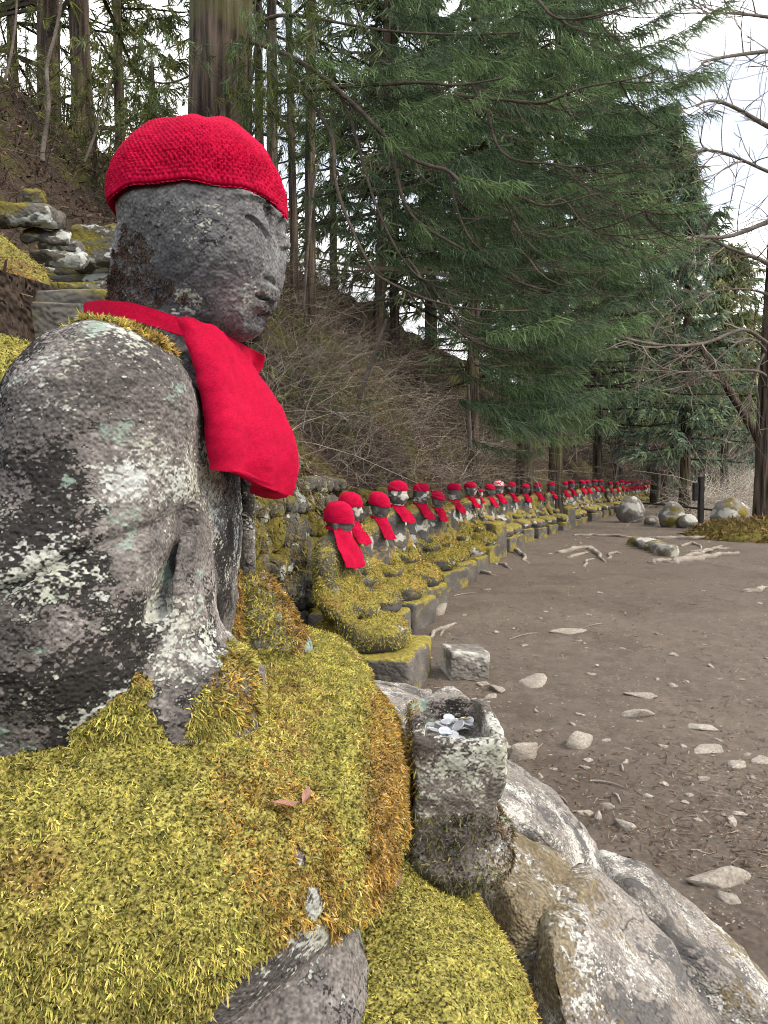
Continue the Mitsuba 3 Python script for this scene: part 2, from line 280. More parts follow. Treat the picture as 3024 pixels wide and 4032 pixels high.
def moss(p, n, rng, length=.013, width=.0026, warm=None, sub=2, lift=.55, lump=0.):
    """Moss fronds rooted at p on a surface with normals n: each a bent strip with side leaflets, hanging where the surface is steep."""
    N = len(p); z = A(0, 0, 1.); p = p + n * np.maximum(.0012 + cushion(p) * lump, .0008)[:, None] if lump else p
    down = unit(-z + n * n[:, 2:3] + 1e-6); rnd = unit(rng.normal(size=(N, 3)) - 0)
    steep = np.clip(1 - n[:, 2:3], 0, 1)
    D = unit(n * (lift + .6 * rng.random((N, 1))) + down * steep * .55 + rnd * 1.05)
    cl = fbm(p * 60, 2, 12)
    L = length * (.5 + .7 * rng.random(N)) * (.7 + .7 * cl); Wd = width * (.7 + .6 * rng.random(N))
    p = p + n * (length * .55 * rng.random(N) * (cl * 1.6 - .2))[:, None]
    S = unit(np.cross(D, unit(rng.normal(size=(N, 3)))))
    B = (down * steep * .5 - z * .2 + .95 * unit(rng.normal(size=(N, 3)))) * L[:, None]
    g = fbm(p * 9 + 3, 3, 5); w = g if warm is None else np.clip(warm(p, n) + .5 * (g - .5), 0, 1)
    r = rng.random(N)[:, None]
    c = np.where(r < .5, MOSS[0], np.where(r < .78, MOSS[1], MOSS[2])) * (.55 + .75 * rng.random((N, 1)))
    cw = np.where(r < .55, A(.58, .37, .09), np.where(r < .8, A(.62, .46, .21), A(.28, .17, .07))) * (.5 + .75 * rng.random((N, 1)))
    w = np.clip((w - .46) * 4, 0, 1)[:, None]
    c = np.where(rng.random((N, 1)) < w, cw, c)
    c = c * np.where(rng.random((N, 1)) < .22, .30, 1) * np.clip(.62 + 1.5 * (fbm(p * 45, 2, 66)[:, None] - .32), .45, 1.15)
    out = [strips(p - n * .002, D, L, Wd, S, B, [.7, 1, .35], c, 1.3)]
    for k in range(sub):
        s = 1 if k % 2 else -1; t = .25 + .5 * rng.random((N, 1))
        D2 = unit(D * .7 + s * S * .9 + .3 * rng.normal(size=(N, 3)))
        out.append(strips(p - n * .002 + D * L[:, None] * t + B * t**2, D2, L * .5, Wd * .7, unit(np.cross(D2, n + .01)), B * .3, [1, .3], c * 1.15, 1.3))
    return join(out)

# ================================================================ the big statue
TH = math.radians(-13); CF, CS = math.cos(TH), math.sin(TH); HC = A(-.306, 1.2, 0)
def head_sdf(p):
    q = p - HC; f = q[..., 0] * CF + q[..., 1] * CS; l = np.abs(-q[..., 0] * CS + q[..., 1] * CF); ls = -q[..., 0] * CS + q[..., 1] * CF
    x = np.stack([f, l, p[..., 2]], -1)
    def boxy(c, r, e=2.8):
        g = np.abs(x - A(*c)) / A(*r); k = np.sqrt((g[..., 0]**e + g[..., 1]**e) ** (2 / e) + g[..., 2]**2); return (k - 1) * min(r) * .92
    d = smin(boxy((.002, 0, 1.965), (.130, .118, .108)), boxy((.022, 0, 1.885), (.104, .106, .118)), .035)
    d = smin(d, boxy((.044, 0, 1.80), (.062, .064, .062), 2.4), .06)
    d = smin(d, ell(x, (.060, .048, 1.865), (.062, .055, .065)), .035)       # cheek
    d = smin(d, ell(x, (.074, 0, 1.766), (.026, .032, .022)), .03)            # chin
    d = smin(d, capsule(x, (.114, 0, 1.945), (.1155, 0, 1.841), .007, .0125), .020)   # nose
    d = smin(d, ell(x, (.108, .016, 1.834), (.014, .009, .008)), .008)
    carve = lambda d, g, dep, k: smax(d, np.minimum(-g, d + dep), k)
    seg = lambda zz, l0, w, fm: np.sqrt((x[..., 2] - zz)**2 + np.maximum(np.abs(l - l0) - w, 0)**2 + np.maximum(fm - f, 0)**2)
    d = smin(d, np.maximum(seg(1.905 + .25 * (l - .05) - 2.5 * (l - .05)**2, .052, .026, .05) - .008, np.abs(d) - .0045), .010)   # lid
    d = carve(d, seg(1.8945 + .34 * (l - .055) - 2.5 * (l - .055)**2, .056, .024, .05) - .0017, .004, .0025)
    d = carve(d, np.sqrt((l - .020 - .5 * np.maximum(x[..., 2] - 1.92, 0))**2 + np.maximum(np.abs(x[..., 2] - 1.935) - .035, 0)**2 + np.maximum(.05 - f, 0)**2) - .007, .005, .008)  # side of the nose bridge
    d = smin(d, np.maximum(seg(1.806, 0, .022, .05) - .009, np.abs(d) - .006), .010)         # lips
    d = smin(d, np.maximum(seg(1.781, 0, .018, .05) - .009, np.abs(d) - .006), .010)
    d = carve(d, seg(1.793 + 2.6 * l**2, 0, .034, .04) - .0026, .007, .004)
    d = carve(d, seg(1.764, 0, .026, .04) - .008, .003, .010)
    d = carve(d, np.sqrt((x[..., 2] - 1.823)**2 + (l - .028)**2 + np.maximum(.05 - f, 0)**2) - .006, .003, .006)
    d = carve(d, seg(1.8255, 0, .018, .05) - .0025, .005, .004)
    d = smin(d, np.maximum(np.sqrt((x[..., 2] - (1.945 - 5. * (l - .045)**2))**2 + np.maximum(np.abs(l - .045) - .04, 0)**2 + np.maximum(.05 - f, 0)**2) - .006, np.abs(d) - .003), .010)
    neck = capsule(p, (-.372, 1.205, 1.60), (-.372, 1.205, 1.87), .096, .078)
    return smin(d, neck, .025)
head = nets(head_sdf, (-.52, 1.03, 1.66), (-.12, 1.37, 2.06), .0028)
hv = np.asarray(head.vertices).copy(); q_ = np.clip((hv[:, 2] - 1.936) / .03, 0, 1)[:, None]
hv[:, :2] = HC[:2] + (hv[:, :2] - HC[:2]) * (1 - .15 * q_ * q_ * (3 - 2 * q_)); hv[:, 2] = np.where(hv[:, 2] > 1.95, 1.95 + (hv[:, 2] - 1.95) * .8, hv[:, 2]); head.vertices = hv   # the crown narrows under the cap
head = displace(head, lambda v: .010 * (fbm(v * 13, 3, 2) - .5) + .0045 * (fbm(v * 60, 3, 4) - .5))

SLEEVE = [(-0.216,0.86,1.483), (-0.277,0.8,1.453), (-0.347,0.78,1.418), (-0.435,0.78,1.372)]
FOLDS = [[(-0.283,0.82,1.457), (-0.281,0.84,1.396), (-0.279,0.86,1.336)], [(-0.274,0.88,1.46), (-0.279,0.88,1.391), (-0.283,0.9,1.329)], [(-0.267,0.92,1.476), (-0.281,0.94,1.402), (-0.293,0.95,1.326)]]
def groove(p, line, r):
    d = 9.
    for a, b in zip(line[:-1], line[1:]):
        q = p[..., [0, 2]]; a2, b2 = A(a[0], a[2]), A(b[0], b[2]); ab = b2 - a2; t = np.clip(((q - a2) @ ab) / (ab @ ab), 0, 1)
        d = np.minimum(d, np.linalg.norm(q - a2 - t[..., None] * ab, axis=-1))
    return np.maximum(d - r, p[..., 1] - 1.02)
def lap_sdf(p):
    q = (p - A(-.32, 1.2, 1.0)) / A(.335, .54, .175)
    k = (np.abs(q[..., 0])**2.6 + np.abs(q[..., 1])**2.4 + np.abs(q[..., 2])**2.2) ** (1 / 2.4)
    d = (k - 1) * .17
    d = smin(d, ell(p, (-.37, .84, 1.03), (.25, .19, .15), rotz(.35)), .08)       # near knee
    d = smin(d, ell(p, (-.30, 1.60, 1.02), (.25, .16, .15)), .08)                 # far knee
    d = smin(d, ell(p, (-.08, 1.15, 1.0), (.095, .26, .12)), .08)
    return d
def body_sdf(p):
    d = ell(p, (-.415, 1.22, 1.43), (.15, .25, .34))
    d = smin(d, ell(p, (-.415, 1.23, 1.575), (.135, .33, .11)), .08)
    d = smin(d, rbox(p, (-.375, 1.2, 1.38), (.098, .17, .27), .03), .03)
    d = smin(d, capsule(p, (-.392, .99, 1.59), (-.43, .945, 1.30), .130, .146), .03)        # near arm
    d = smin(d, capsule(p, (-.392, 1.47, 1.59), (-.42, 1.5, 1.28), .12, .13), .05)
    fore = capsule(p, (-.44, .915, 1.29), (-.262, 1.02, 1.215), .135, .070)
    d = smin(d, fore, .06)
    d = smin(d, ell(p, (-.44, .95, 1.33), (.17, .145, .17)), .06)
    d = smin(d, ell(p, (-.33, .955, 1.19), (.155, .13, .10)), .04)
    d = smin(d, ell(p, (-.325, 1.02, 1.34), (.07, .10, .15)), .05)
    d = smin(d, ell(p, (-.5, .96, 1.14), (.19, .17, .2)), .05)
    d = smin(d, ell(p, (-.238, 1.045, 1.195), (.042, .05, .05)), .03)           # hand under the sleeve
    d = smin(d, capsule(p, (-0.26,1.42,1.281), (-0.218,1.38,1.155), .042, .082), .02)   # far sleeve
    d = smax(d, np.minimum(-groove(p, SLEEVE, .006), d + .014), .008)
    for f in FOLDS: d = smax(d, np.minimum(-groove(p, f, .004), d + .010), .010)
    d = smin(d, lap_sdf(p), .018)
    return d
body = nets(body_sdf, (-.80, .60, .80), (.10, 1.84, 1.78), .0070)
body = displace(body, lambda v: .022 * (fbm(v * 9, 3, 21) - .5) + .007 * (fbm(v * 40, 3, 7) - .5))
big = thing('stone_statue', 'large seated stone statue with knitted red cap, red bib and thick moss on lap', 'statue')
part(big, 'body', body, 'm_stone', True)
part(big, 'head', head, 'm_head', True, label='dark grey carved stone head looking to the right')
part(big, 'prayer_staff', displace(nets(lambda p: capsule(p, (-0.275,1.42,1.546), (-0.273,1.42,1.305), .014, .016), (-.33, 1.38, 1.25), (-.22, 1.46, 1.60), .005), lambda v: .006 * (fbm(v * 40, 3, 3) - .5)), 'm_stone', True, label='thin upright stone shaft behind the chest')
part(big, 'hanging_sleeve', displace(nets(lambda p: rbox(p, (-0.188,1.03,1.203), (.0125, .02, .027), .008), (-.24, .99, 1.15), (-.14, 1.08, 1.28), .004), lambda v: .006 * (fbm(v * 50, 3, 9) - .5)), 'm_stone', True, label='white lichened end of the carved sleeve')

# knitted cap
nt, nv = 540, 140
th = np.linspace(0, 2 * PI, nt, endpoint=False); vv = np.linspace(0, 1, nv)
TH_, VV = np.meshgrid(th, vv, indexing='ij')
ph = VV * PI / 2
cr = np.cos(ph) ** .68; cz = np.sin(ph) ** .93
row = VV * 38 + .7 * (noise(np.stack([TH_ * 5, VV * 6, VV * 0 + 3], -1)) - .5); rowi = np.floor(row); odd = rowi % 2
cnt = 104
st = np.abs(np.sin(TH_ * cnt / 2 + odd * PI / 2 + .5 * noise(np.stack([TH_ * 6, VV * 9, VV * 0], -1))))
hole = np.exp(-((VV - .16) / .15)**2) * (.5 + fbm(np.stack([TH_ * 3, VV * 5, VV * 0], -1), 3, 2))
fr = row - rowi
lump = (.55 + .45 * np.sin(PI * fr) ** .6) * (.15 + .85 * st ** .6) + .5 * (noise(np.stack([TH_ * 60, VV * 55, VV * 0], -1)) - .5)
dsp = .0040 * (.75 + 1.2 * hole) * (lump - .8) * np.clip(cr * 3, .3, 1) + .006 * (fbm(np.stack([np.cos(TH_) * cr * 3, np.sin(TH_) * cr * 3, VV * 3], -1), 3, 6) - .5)
peak = .010 * (np.exp(-(((TH_ - 2.6 + PI) % (2 * PI) - PI) / .5)**2) * np.exp(-((VV - .72) / .09)**2) + np.exp(-(((TH_ - 5.9 + PI) % (2 * PI) - PI) / .6)**2) * np.exp(-((VV - .74) / .09)**2))
R1, R2, H = .1405 + dsp, .128 + dsp, .129 + dsp * 1.0 + peak
rim = 1.948 + .008 * (noise(np.stack([TH_ * 3, TH_ * 0, TH_ * 0], -1)) - .5)
sq = (np.abs(np.cos(TH_))**2.5 + np.abs(np.sin(TH_))**2.5) ** (-1 / 2.5)
fx, lx = R1 * sq * cr * np.cos(TH_), R2 * sq * cr * np.sin(TH_)
z = rim + H * cz - .012 * np.exp(-VV * 30) * 0
cx, cy = HC[0] + fx * CF - lx * CS, HC[1] + fx * CS + lx * CF
Vc = np.stack([cx, cy, z], -1)
inner = np.stack([HC[0] + (cx - HC[0]) * .93, HC[1] + (cy - HC[1]) * .93, z + .006], -1)[:, :1]
low = np.stack([HC[0] + (cx - HC[0]) * .985, HC[1] + (cy - HC[1]) * .985, z - .006], -1)[:, :1]
Vc = np.concatenate([inner, low, Vc], 1); kk = Vc.shape[1]
i = np.arange(nt)[:, None]; j = np.arange(kk - 1)[None]
q = np.stack([i * kk + j, ((i + 1) % nt) * kk + j, ((i + 1) % nt) * kk + j + 1, i * kk + j + 1], -1).reshape(-1, 4)
capm = trimesh.Trimesh(Vc.reshape(-1, 3), np.vstack([q[:, [0, 1, 2]], q[:, [0, 2, 3]]]), process=False)
part(big, 'cap', capm, 'm_knit', True, label='knitted bright red cap with open stitches above the rim')

# bib: a cloth sheet with folds, hanging from a band round the neck
def sheet(rows, nu, nv, thick, wr=0., seed=0):
    C = np.array(rows, float); r, c, _ = C.shape; u, v = np.linspace(0, 1, c), np.linspace(0, 1, r); uu, vv_ = np.linspace(0, 1, nu), np.linspace(0, 1, nv)
    P = np.stack([RectBivariateSpline(v, u, C[..., k], kx=min(3, r - 1), ky=min(3, c - 1))(vv_, uu) for k in range(3)], -1)
    du, dv = np.gradient(P, axis=1), np.gradient(P, axis=0); N = unit(np.cross(du, dv))
    P = P + N * (wr * .9 * np.sin(uu[None, :, None] * 9 + vv_[:, None, None] * 3.5 + 1.)[..., 0] * np.clip(vv_[:, None] * 1.5, .1, 1) + wr * 1.3 * (fbm(P * A(26, 26, 8), 2, seed + 2) - .5) + wr * (fbm(P * 16, 3, seed) - .5) + wr * .25 * (fbm(P * 70, 2, seed) - .5))[..., None]
    a, b = P + N * thick / 2, P - N * thick / 2
    V = np.vstack([a.reshape(-1, 3), b.reshape(-1, 3)]); n = nu * nv
    i, j = np.meshgrid(np.arange(nv - 1), np.arange(nu - 1), indexing='ij'); k = (i * nu + j).reshape(-1)
    top = np.stack([k, k + 1, k + nu + 1, k + nu], 1); bot = top[:, ::-1] + n
    ring = np.concatenate([np.arange(nu), nu * np.arange(1, nv) + nu - 1, n - 2 - np.arange(nu - 1), nu * np.arange(nv - 2, 0, -1)]); nx = np.roll(ring, -1)
    side = np.stack([ring, ring + n, nx + n, nx], 1)
    Q = np.vstack([top, bot, side])
    return trimesh.Trimesh(V, np.vstack([Q[:, [0, 1, 2]], Q[:, [0, 2, 3]]]), process=False)
BIB = [[(-0.301,1.045,1.738), (-0.269,1.07,1.74), (-0.251,1.15,1.74), (-0.25,1.25,1.74)],
       [(-0.283,1.04,1.681), (-0.248,1.065,1.682), (-0.226,1.15,1.686), (-0.226,1.26,1.686)],
       [(-0.268,1.04,1.628), (-0.226,1.06,1.625), (-0.199,1.15,1.628), (-0.196,1.27,1.638)],
       [(-0.256,1.045,1.575), (-0.208,1.06,1.565), (-0.173,1.15,1.566), (-0.172,1.29,1.571)],
       [(-0.246,1.05,1.519), (-0.202,1.07,1.503), (-0.175,1.16,1.483), (-0.165,1.29,1.487)]]
bib = sheet(BIB, 90, 110, .003, .013, 5)
part(big, 'bib', bib, 'm_cloth', 40, label='plain bright red cloth bib with stitched hem')
part(big, 'bib_fold', sheet([[(-0.266,1.25,1.752), (-0.238,1.27,1.736), (-0.216,1.29,1.727)], [(-0.25,1.25,1.718), (-0.233,1.28,1.713), (-0.221,1.295,1.709)], [(-0.236,1.26,1.695), (-0.234,1.275,1.693), (-0.232,1.29,1.69)]], 24, 24, .003, .006, 8), 'm_cloth', 40, label='turned up corner of the red bib')
part(big, 'bib_hem', sheet([[(-0.246,1.046,1.529), (-0.201,1.066,1.511), (-0.174,1.156,1.492), (-0.164,1.286,1.497)], [(-0.245,1.046,1.518), (-0.201,1.066,1.501), (-0.174,1.156,1.482), (-0.164,1.286,1.485)]], 60, 5, .0075, .004, 5), 'm_cloth', 40)
part(big, 'bib_lower_flap', sheet([[(-0.22,1.2,1.5), (-0.197,1.26,1.482), (-0.173,1.33,1.491)], [(-0.229,1.22,1.492), (-0.204,1.28,1.473), (-0.183,1.35,1.475)], [(-0.236,1.25,1.482), (-0.21,1.3,1.47), (-0.186,1.36,1.472)]], 20, 10, .003, .0, 5), 'm_cloth', 40, label='dark underside of the bib hem')
a = np.linspace(0, 2 * PI, 73)
bx, by = -.372 + .112 * np.cos(a), 1.19 + .125 * np.sin(a); bz = 1.752 - .03 * np.cos(a) * (np.cos(a) > 0) + .016 * (np.cos(a) < 0) * -np.cos(a)
part(big, 'bib_band', sheet(np.stack([np.stack([bx, by, bz + .012], -1), np.stack([bx * 1.0, by, bz - .001], -1), np.stack([bx * 1.0 - .0, by, bz - .014], -1)]), 120, 5, .004), 'm_cloth', 60, label='red band tied round the neck')

# moss on the lap, the shoulders and the sleeves
rng = np.random.default_rng(5)
EDGE = [(-300, 1650), (0, 1640), (60, 1600), (150, 1620), (230, 1610), (265, 1480), (330, 1475), (430, 1530), (545, 1500), (560, 1440), (650, 1370), (2000, 1300)]
C0, S0 = math.cos(PITCH), math.sin(PITCH)
def lap_mask(p, n, gaps=True):
    k = fbm(p * 14, 3, 31)
    bare = np.zeros(len(p), bool)
    for c, r in (((-0.114,0.8,1.055), .030), ((-0.1,0.79,1.031), .028), ((-0.054,0.93,1.06), .014)): bare |= np.linalg.norm(p - A(*c), axis=1) < r * (.6 + .9 * k)
    near = p[:, 1] < 1.10
    lap = np.where(near, (lap_sdf(p) < .007) | (p[:, 2] < 1.192 + .17 * (k - .5) + .065 * np.exp(-((p[:, 0] + .305) / .032)**2)), lap_sdf(p) < .016)
    low = (p[:, 2] < .998 - .07 * np.clip((p[:, 0] + .09) / .06, 0, 1) - .45 * np.clip(-.13 - p[:, 0], -.02, .3) + .07 * (k - .5)) & (p[:, 1] < 1.05)
    core = ~near & (p[:, 2] > 1.19 + .05 * (k - .5)) & (p[:, 1] < 1.33)
    gap = (rng.random(len(p)) < .93) | (not gaps)
    return lap & ~low & ~bare & ~core & gap & (n[:, 2] > -.45)
def lap_warm(p, n):
    edge = np.clip((p[:, 0] + .065) / .06, 0, 1) * .5
    front = np.exp(-((p[:, 0] + .12) / .085)**2 - ((p[:, 1] - .80) / .085)**2) * .95
    return .22 + np.maximum(edge, front)
fc, fnrm = np.asarray(body.triangles_center), np.asarray(body.face_normals)
keep = lap_mask(fc, fnrm, False) & (fc[:, 2] < 1.3)
under = trimesh.Trimesh(np.asarray(body.vertices) + vnormals(body) * np.maximum(.0012 + cushion(np.asarray(body.vertices)), .0008)[:, None], body.faces[keep], process=False); under.remove_unreferenced_vertices()
P_, N_ = sample(body, 1350000, rng, lambda p, n: (p[:, 2] < 1.3) & (p[:, 0] > -.52) & (p[:, 2] > .80) & ((n * unit(A(0, 0, 1.5) - p)).sum(1) > -.25))
k = lap_mask(P_, N_); P1, N1 = P_[k], N_[k]
side = np.random.default_rng(2).random(len(P1)) < np.where(N1[:, 2] < .35, .8, .75); P1, N1 = P1[side], N1[side]
mm = moss(P1, N1, rng, .0046, .0019, lap_warm, 0, .35, 1.); print('lap fronds', len(P1))
part(big, 'moss_mat', under, 'm_moss', True, kind='stuff')
part(big, 'lap_moss', mm[0], 'm_leaf', False, mm[1], label='thick yellow green and orange moss over the lap', kind='stuff')
def spot_moss(c, r, n0, seed, msh=body, stretch=(1, 1, 1), thr=.45, L=.012, warm=None, up=-1.):
    rg = np.random.default_rng(seed); c = A(*c)
    near = np.linalg.norm((np.asarray(msh.triangles_center) - c) / A(*stretch), axis=1) < r * 1.2
    sub_ = trimesh.Trimesh(msh.vertices, msh.faces[near], process=False)
    if not near.any(): print('NO SURFACE', c); return trimesh.Trimesh(np.zeros((3, 3)), [[0, 1, 2]], process=False), np.zeros((3, 3))
    p, nn = sample(sub_, n0, rg)
    d = np.linalg.norm((p - c) / A(*stretch), axis=1) / r + .9 * (fbm(p * 30, 3, seed) - .5)
    q = (d < .8) & (nn[:, 2] > up)
    return moss(p[q], nn[q], rg, L, .0022, warm, 0 if L < .0078 else 1)
sm = join([spot_moss((-0.352,1.03,1.732), .06, 22000, 3, stretch=(2.2, 2.0, .55), L=.0075), spot_moss((-0.3,1,1.716), .05, 9000, 12, stretch=(1, 1.3, 1), L=.007), spot_moss((-0.452,1.03,1.722), .05, 8000, 4, stretch=(1.5, 1.6, .5), L=.007), spot_moss((-0.313,0.98,1.715), .045, 9000, 41, stretch=(1.6, 1, .6), L=.007)])
part(big, 'shoulder_moss', sm[0], 'm_leaf', False, sm[1], label='yellow moss along the top of the shoulder', kind='stuff')
sm = join([spot_moss((-0.221,1.38,1.247), .13, 26000, 6, stretch=(.7, .9, 1), L=.0075, warm=lambda p, n: .45 + .3 * (n[:, 0] > .5)), spot_moss((-.195, 1.01, 1.205), .075, 9000, 8, stretch=(.8, 1.1, 1.2), L=.006, warm=lambda p, n: .46 + 0 * p[:, 0]), spot_moss((-.195, .93, 1.222), .065, 6000, 18, stretch=(.8, 1.1, 1.), L=.0055, warm=lambda p, n: .52 + 0 * p[:, 0]), spot_moss((-.215, .885, 1.205), .04, 3000, 19, L=.006, warm=lambda p, n: .4 + 0 * p[:, 0]),
])
part(big, 'sleeve_moss', sm[0], 'm_leaf', False, sm[1], label='brown and gold moss hanging over the far sleeve', kind='stuff')
dm = spot_moss((-0.396,1.13,1.809), .10, 20000, 14, head, (.75, 1, 1), L=.0035); dm2 = spot_moss((-0.322,1.1,1.773), .03, 2500, 15, head, (1, 1, 1), L=.004); dm3 = spot_moss((-0.444,1.2,1.809), .05, 4000, 16, head, (1, 1.2, .7), L=.004)
dm = join([dm, dm2, dm3])
part(big, 'neck_moss', dm[0], 'm_leaf', False, dm[1] * A(.20, .15, .35) + .016, label='dark brown dry moss on the neck', kind='stuff')

def rocky(pts, h, amp, seed, freq=6., it=6):
    """A rock: the hull of the points, refined, eased and roughened."""
    m = m3.Manifold.hull_points(np.asarray(pts, float)).refine_to_length(h).to_mesh()
    m = trimesh.Trimesh(m.vert_properties[:, :3], m.tri_verts, process=True)
    trimesh.smoothing.filter_taubin(m, .5, -.53, 1)
    return displace(m, lambda v: amp * (np.abs(fbm(v * freq * .7, 3, seed) - .5) * -2.2 + .35) + amp * .35 * (fbm(v * A(4, 4, 16) * freq * .5, 3, seed + 3) - .5) + amp * .25 * (fbm(v * freq * 7, 3, seed + 5) - .5))
def block(c, b, r, seed, amp=.01, h=None, R=None):
    """A hewn block with worn edges."""
    c, b = A(*c), A(*b); h = h or max(b) / 14
    R = np.eye(3) if R is None else R
    e = np.abs(R) @ b + r + amp * 2
    m = nets(lambda p: rbox(p, c, b, r, R), c - e - h, c + e + h, h)
    return displace(m, lambda v: amp * 2 * (fbm(v * .9 / max(b) * 2, 3, seed) - .5) + amp * (fbm(v * 5 / max(b), 3, seed + 1) - .5))
# stone under the statue, and the mossy mound under the offering box
base = displace(nets(lambda p: smin(rbox(p, (-.39, 1.22, .50), (.355, .54, .43), .07), ell(p, (-.16, .84, .82), (.14, .11, .22)), .06), (-.82, .62, .05), (.0, 1.82, 1.0), .014), lambda v: .05 * (fbm(v * 5, 4, 9) - .5) + .012 * (fbm(v * 30, 3, 4) - .5))
one('statue_plinth', 'dark bare rock carrying the large foreground statue, under its mossy lap', 'rock', base, 'm_stone', True)
mound = displace(nets(lambda p: smin(ell(p, (-.02, 1.0, .66), (.245, .52, .235)), ell(p, (.05, .75, .60), (.16, .35, .27)), .08), (-.35, .3, .25), (.33, 1.65, .98), .011), lambda v: .05 * (fbm(v * 6, 4, 19) - .5))
md = thing('mossy_mound', 'rounded rock under the coin box, covered in yellow green moss', 'rock')
part(md, 'rock', displace(mound, lambda v: np.maximum(.0012 + cushion(v), .0008)), 'm_moss', True)
rg = np.random.default_rng(17)
p, n = sample(mound, 165000, rg, lambda p, n: (n[:, 2] > -.3) & ((n * unit(A(0, 0, 1.5) - p)).sum(1) > -.25) & (p[:, 0] > -.1) & (p[:, 2] > .45))
q = fbm(p * 13, 3, 8) > .40; q |= p[:, 0] > .12
mm = moss(p[q], n[q], rg, .0046, .0019, lambda p, n: .2 + .5 * np.clip((p[:, 0] - .10) / .12, 0, 1), 0, .35, 1.)
part(md, 'moss', mm[0], 'm_leaf', False, mm[1], kind='stuff')

# ---------------------------------------------------------------- offering box with coins
def box_sdf(p):
    z = p[..., 2]; t = np.clip((1.095 - z) / .1, 0, 1)
    c = A(.122, 1.215, 0); q = p - c; s = 1 - .06 * t
    f = np.maximum(np.abs(q[..., 0]) - .078 * s, np.abs(q[..., 1]) - .115 * s)
    d = np.maximum(f, np.maximum(z - 1.092, .99 - z)) + .006
    d = np.maximum(np.linalg.norm(np.maximum(np.stack([np.abs(q[..., 0]) - .078 * s + .014, np.abs(q[..., 1]) - .115 * s + .014, np.abs(z - 1.041) - .051 + .014], -1), 0), axis=-1) - .014, d - .02)
    hole = rbox(p, (.121, 1.222, 1.105), (.053, .093, .060), .008)
    d = smax(d, -hole, .006)
    stem = rbox(p, (.115, 1.20, .94), (.066, .09, .07), .012)
    foot = ell(p, (.125, 1.20, .885), (.095, .13, .06))
    d = smin(d, stem, .012)
    return smin(d, foot, .03)
obx = displace(nets(box_sdf, (-.0, 1.04, .83), (.25, 1.36, 1.12), .0042), lambda v: .018 * (fbm(v * 15, 3, 5) - .5) + .009 * (fbm(v * 55, 3, 15) - .5) - .03 * np.clip(fbm(v * 22, 2, 35) - .66, 0, .2))
ob = thing('offering_box', 'lichened stone offering box on a stem, holding silver coins', 'stone box')
part(ob, 'basin', obx, 'm_box', True)
rg = np.random.default_rng(23)
p, n = sample(obx, 16000, rg, lambda p, n: (p[:, 2] < .975 + .03 * (fbm(p * 30, 2, 3) - .5)) & (n[:, 2] > -.6))
mm = moss(p, n, rg, .0062, .0026, lambda p, n: .35 + .3 * (p[:, 0] > .16), 1, .3)
part(ob, 'stem_moss', mm[0], 'm_leaf', False, mm[1] * A(.36, .38, .62), kind='stuff', label='dark green and brown moss on the stem')
p, n = sample(obx, 9000, rg, lambda p, n: (p[:, 0] < .062) & (p[:, 2] > 1.0) & (p[:, 2] < 1.093) & ((n[:, 0] < -.4) | ((p[:, 1] > 1.22) & (n[:, 2] > .5))))
mm = moss(p, n, rg, .006, .0024, lambda p, n: .6 + 0 * p[:, 0], 2, .5)
part(ob, 'rim_moss', mm[0], 'm_leaf', False, mm[1] * .6, kind='stuff')
def coin_mesh(r):
    prof = [(0, 0), (r * .96, 0), (r, .0003), (r, .0014), (r * .96, .0017), (r * .88, .0017), (r * .86, .0014), (0, .0014)]
    return trimesh.creation.revolve(prof, sections=28)
coinp = mikit.ply(coin_mesh(.0105), 'm_coin', smooth=30); coinb = mikit.ply(coin_mesh(.011), 'm_brass', smooth=30)
rg = np.random.default_rng(3)
for k in range(24):
    x, y = rg.uniform(.080, .160), rg.uniform(1.165, 1.292)
    if k < 12: y = rg.uniform(1.235, 1.29)
    tw = T().translate([x, y, 1.054 + .0022 * (k % 6) + .004 * rg.random()]).rotate([rg.normal(), rg.normal(), 0], rg.uniform(4, 22)).rotate([0, 0, 1], rg.uniform(0, 360))
    if k == 5: one('coin', 'dull brass coin among the silver ones in the stone box', 'coin', coinb, None, tw=tw)
    else: one('coin', 'silver coin lying in the stone offering box', 'coin', coinp, None, tw=tw, group='silver coins in the offering box')

# ---------------------------------------------------------------- boulders at the path's edge
def boulder(label, pts, seed, h=.018, amp=.034, mat='m_rock', group=None, name='boulder', freq=5., cat='boulder'):
    return one(name, label, cat, rocky(pts, h, amp, seed, freq), mat, True, group=group)
boulder('long grey slab of rock sloping down to the dirt behind the stone offering box', [(0.371,2.15,0.646), (0.514,2.15,0.559), (0.575,2,0.503), (0.564,1.9,0.475), (0.408,1.7,0.629), (0.291,1.75,0.663), (0.265,1.9,0.694), (.2, 1.6, .2), (.7, 1.9, .2), (.7, 2.2, .2), (.2, 2.3, .2)], 41)
boulder('brown mossy rock wedged between the mound and the pale boulders', [(0.27,1.62,0.692), (0.408,1.7,0.595), (0.449,1.6,0.593), (0.328,1.4,0.64), (0.253,1.35,0.67), (0.23,1.5,0.681), (.15, 1.3, .15), (.6, 1.4, .15), (.6, 1.7, .15), (.2, 1.7, .15)], 42)
boulder('large pale lichen spotted boulder at the bottom of the picture', [(0.352,1.55,0.611), (0.496,1.65,0.588), (0.574,1.62,0.538), (0.624,1.5,0.475), (0.665,1.35,0.39), (0.375,1.3,0.621), (0.302,1.25,0.646), (0.297,1.1,0.565), (0.527,1.2,0.48), (.2, 1.1, .05), (.9, 1.25, .05), (.8, 1.7, .05), (.35, 1.75, .05)], 43, .02, .05)
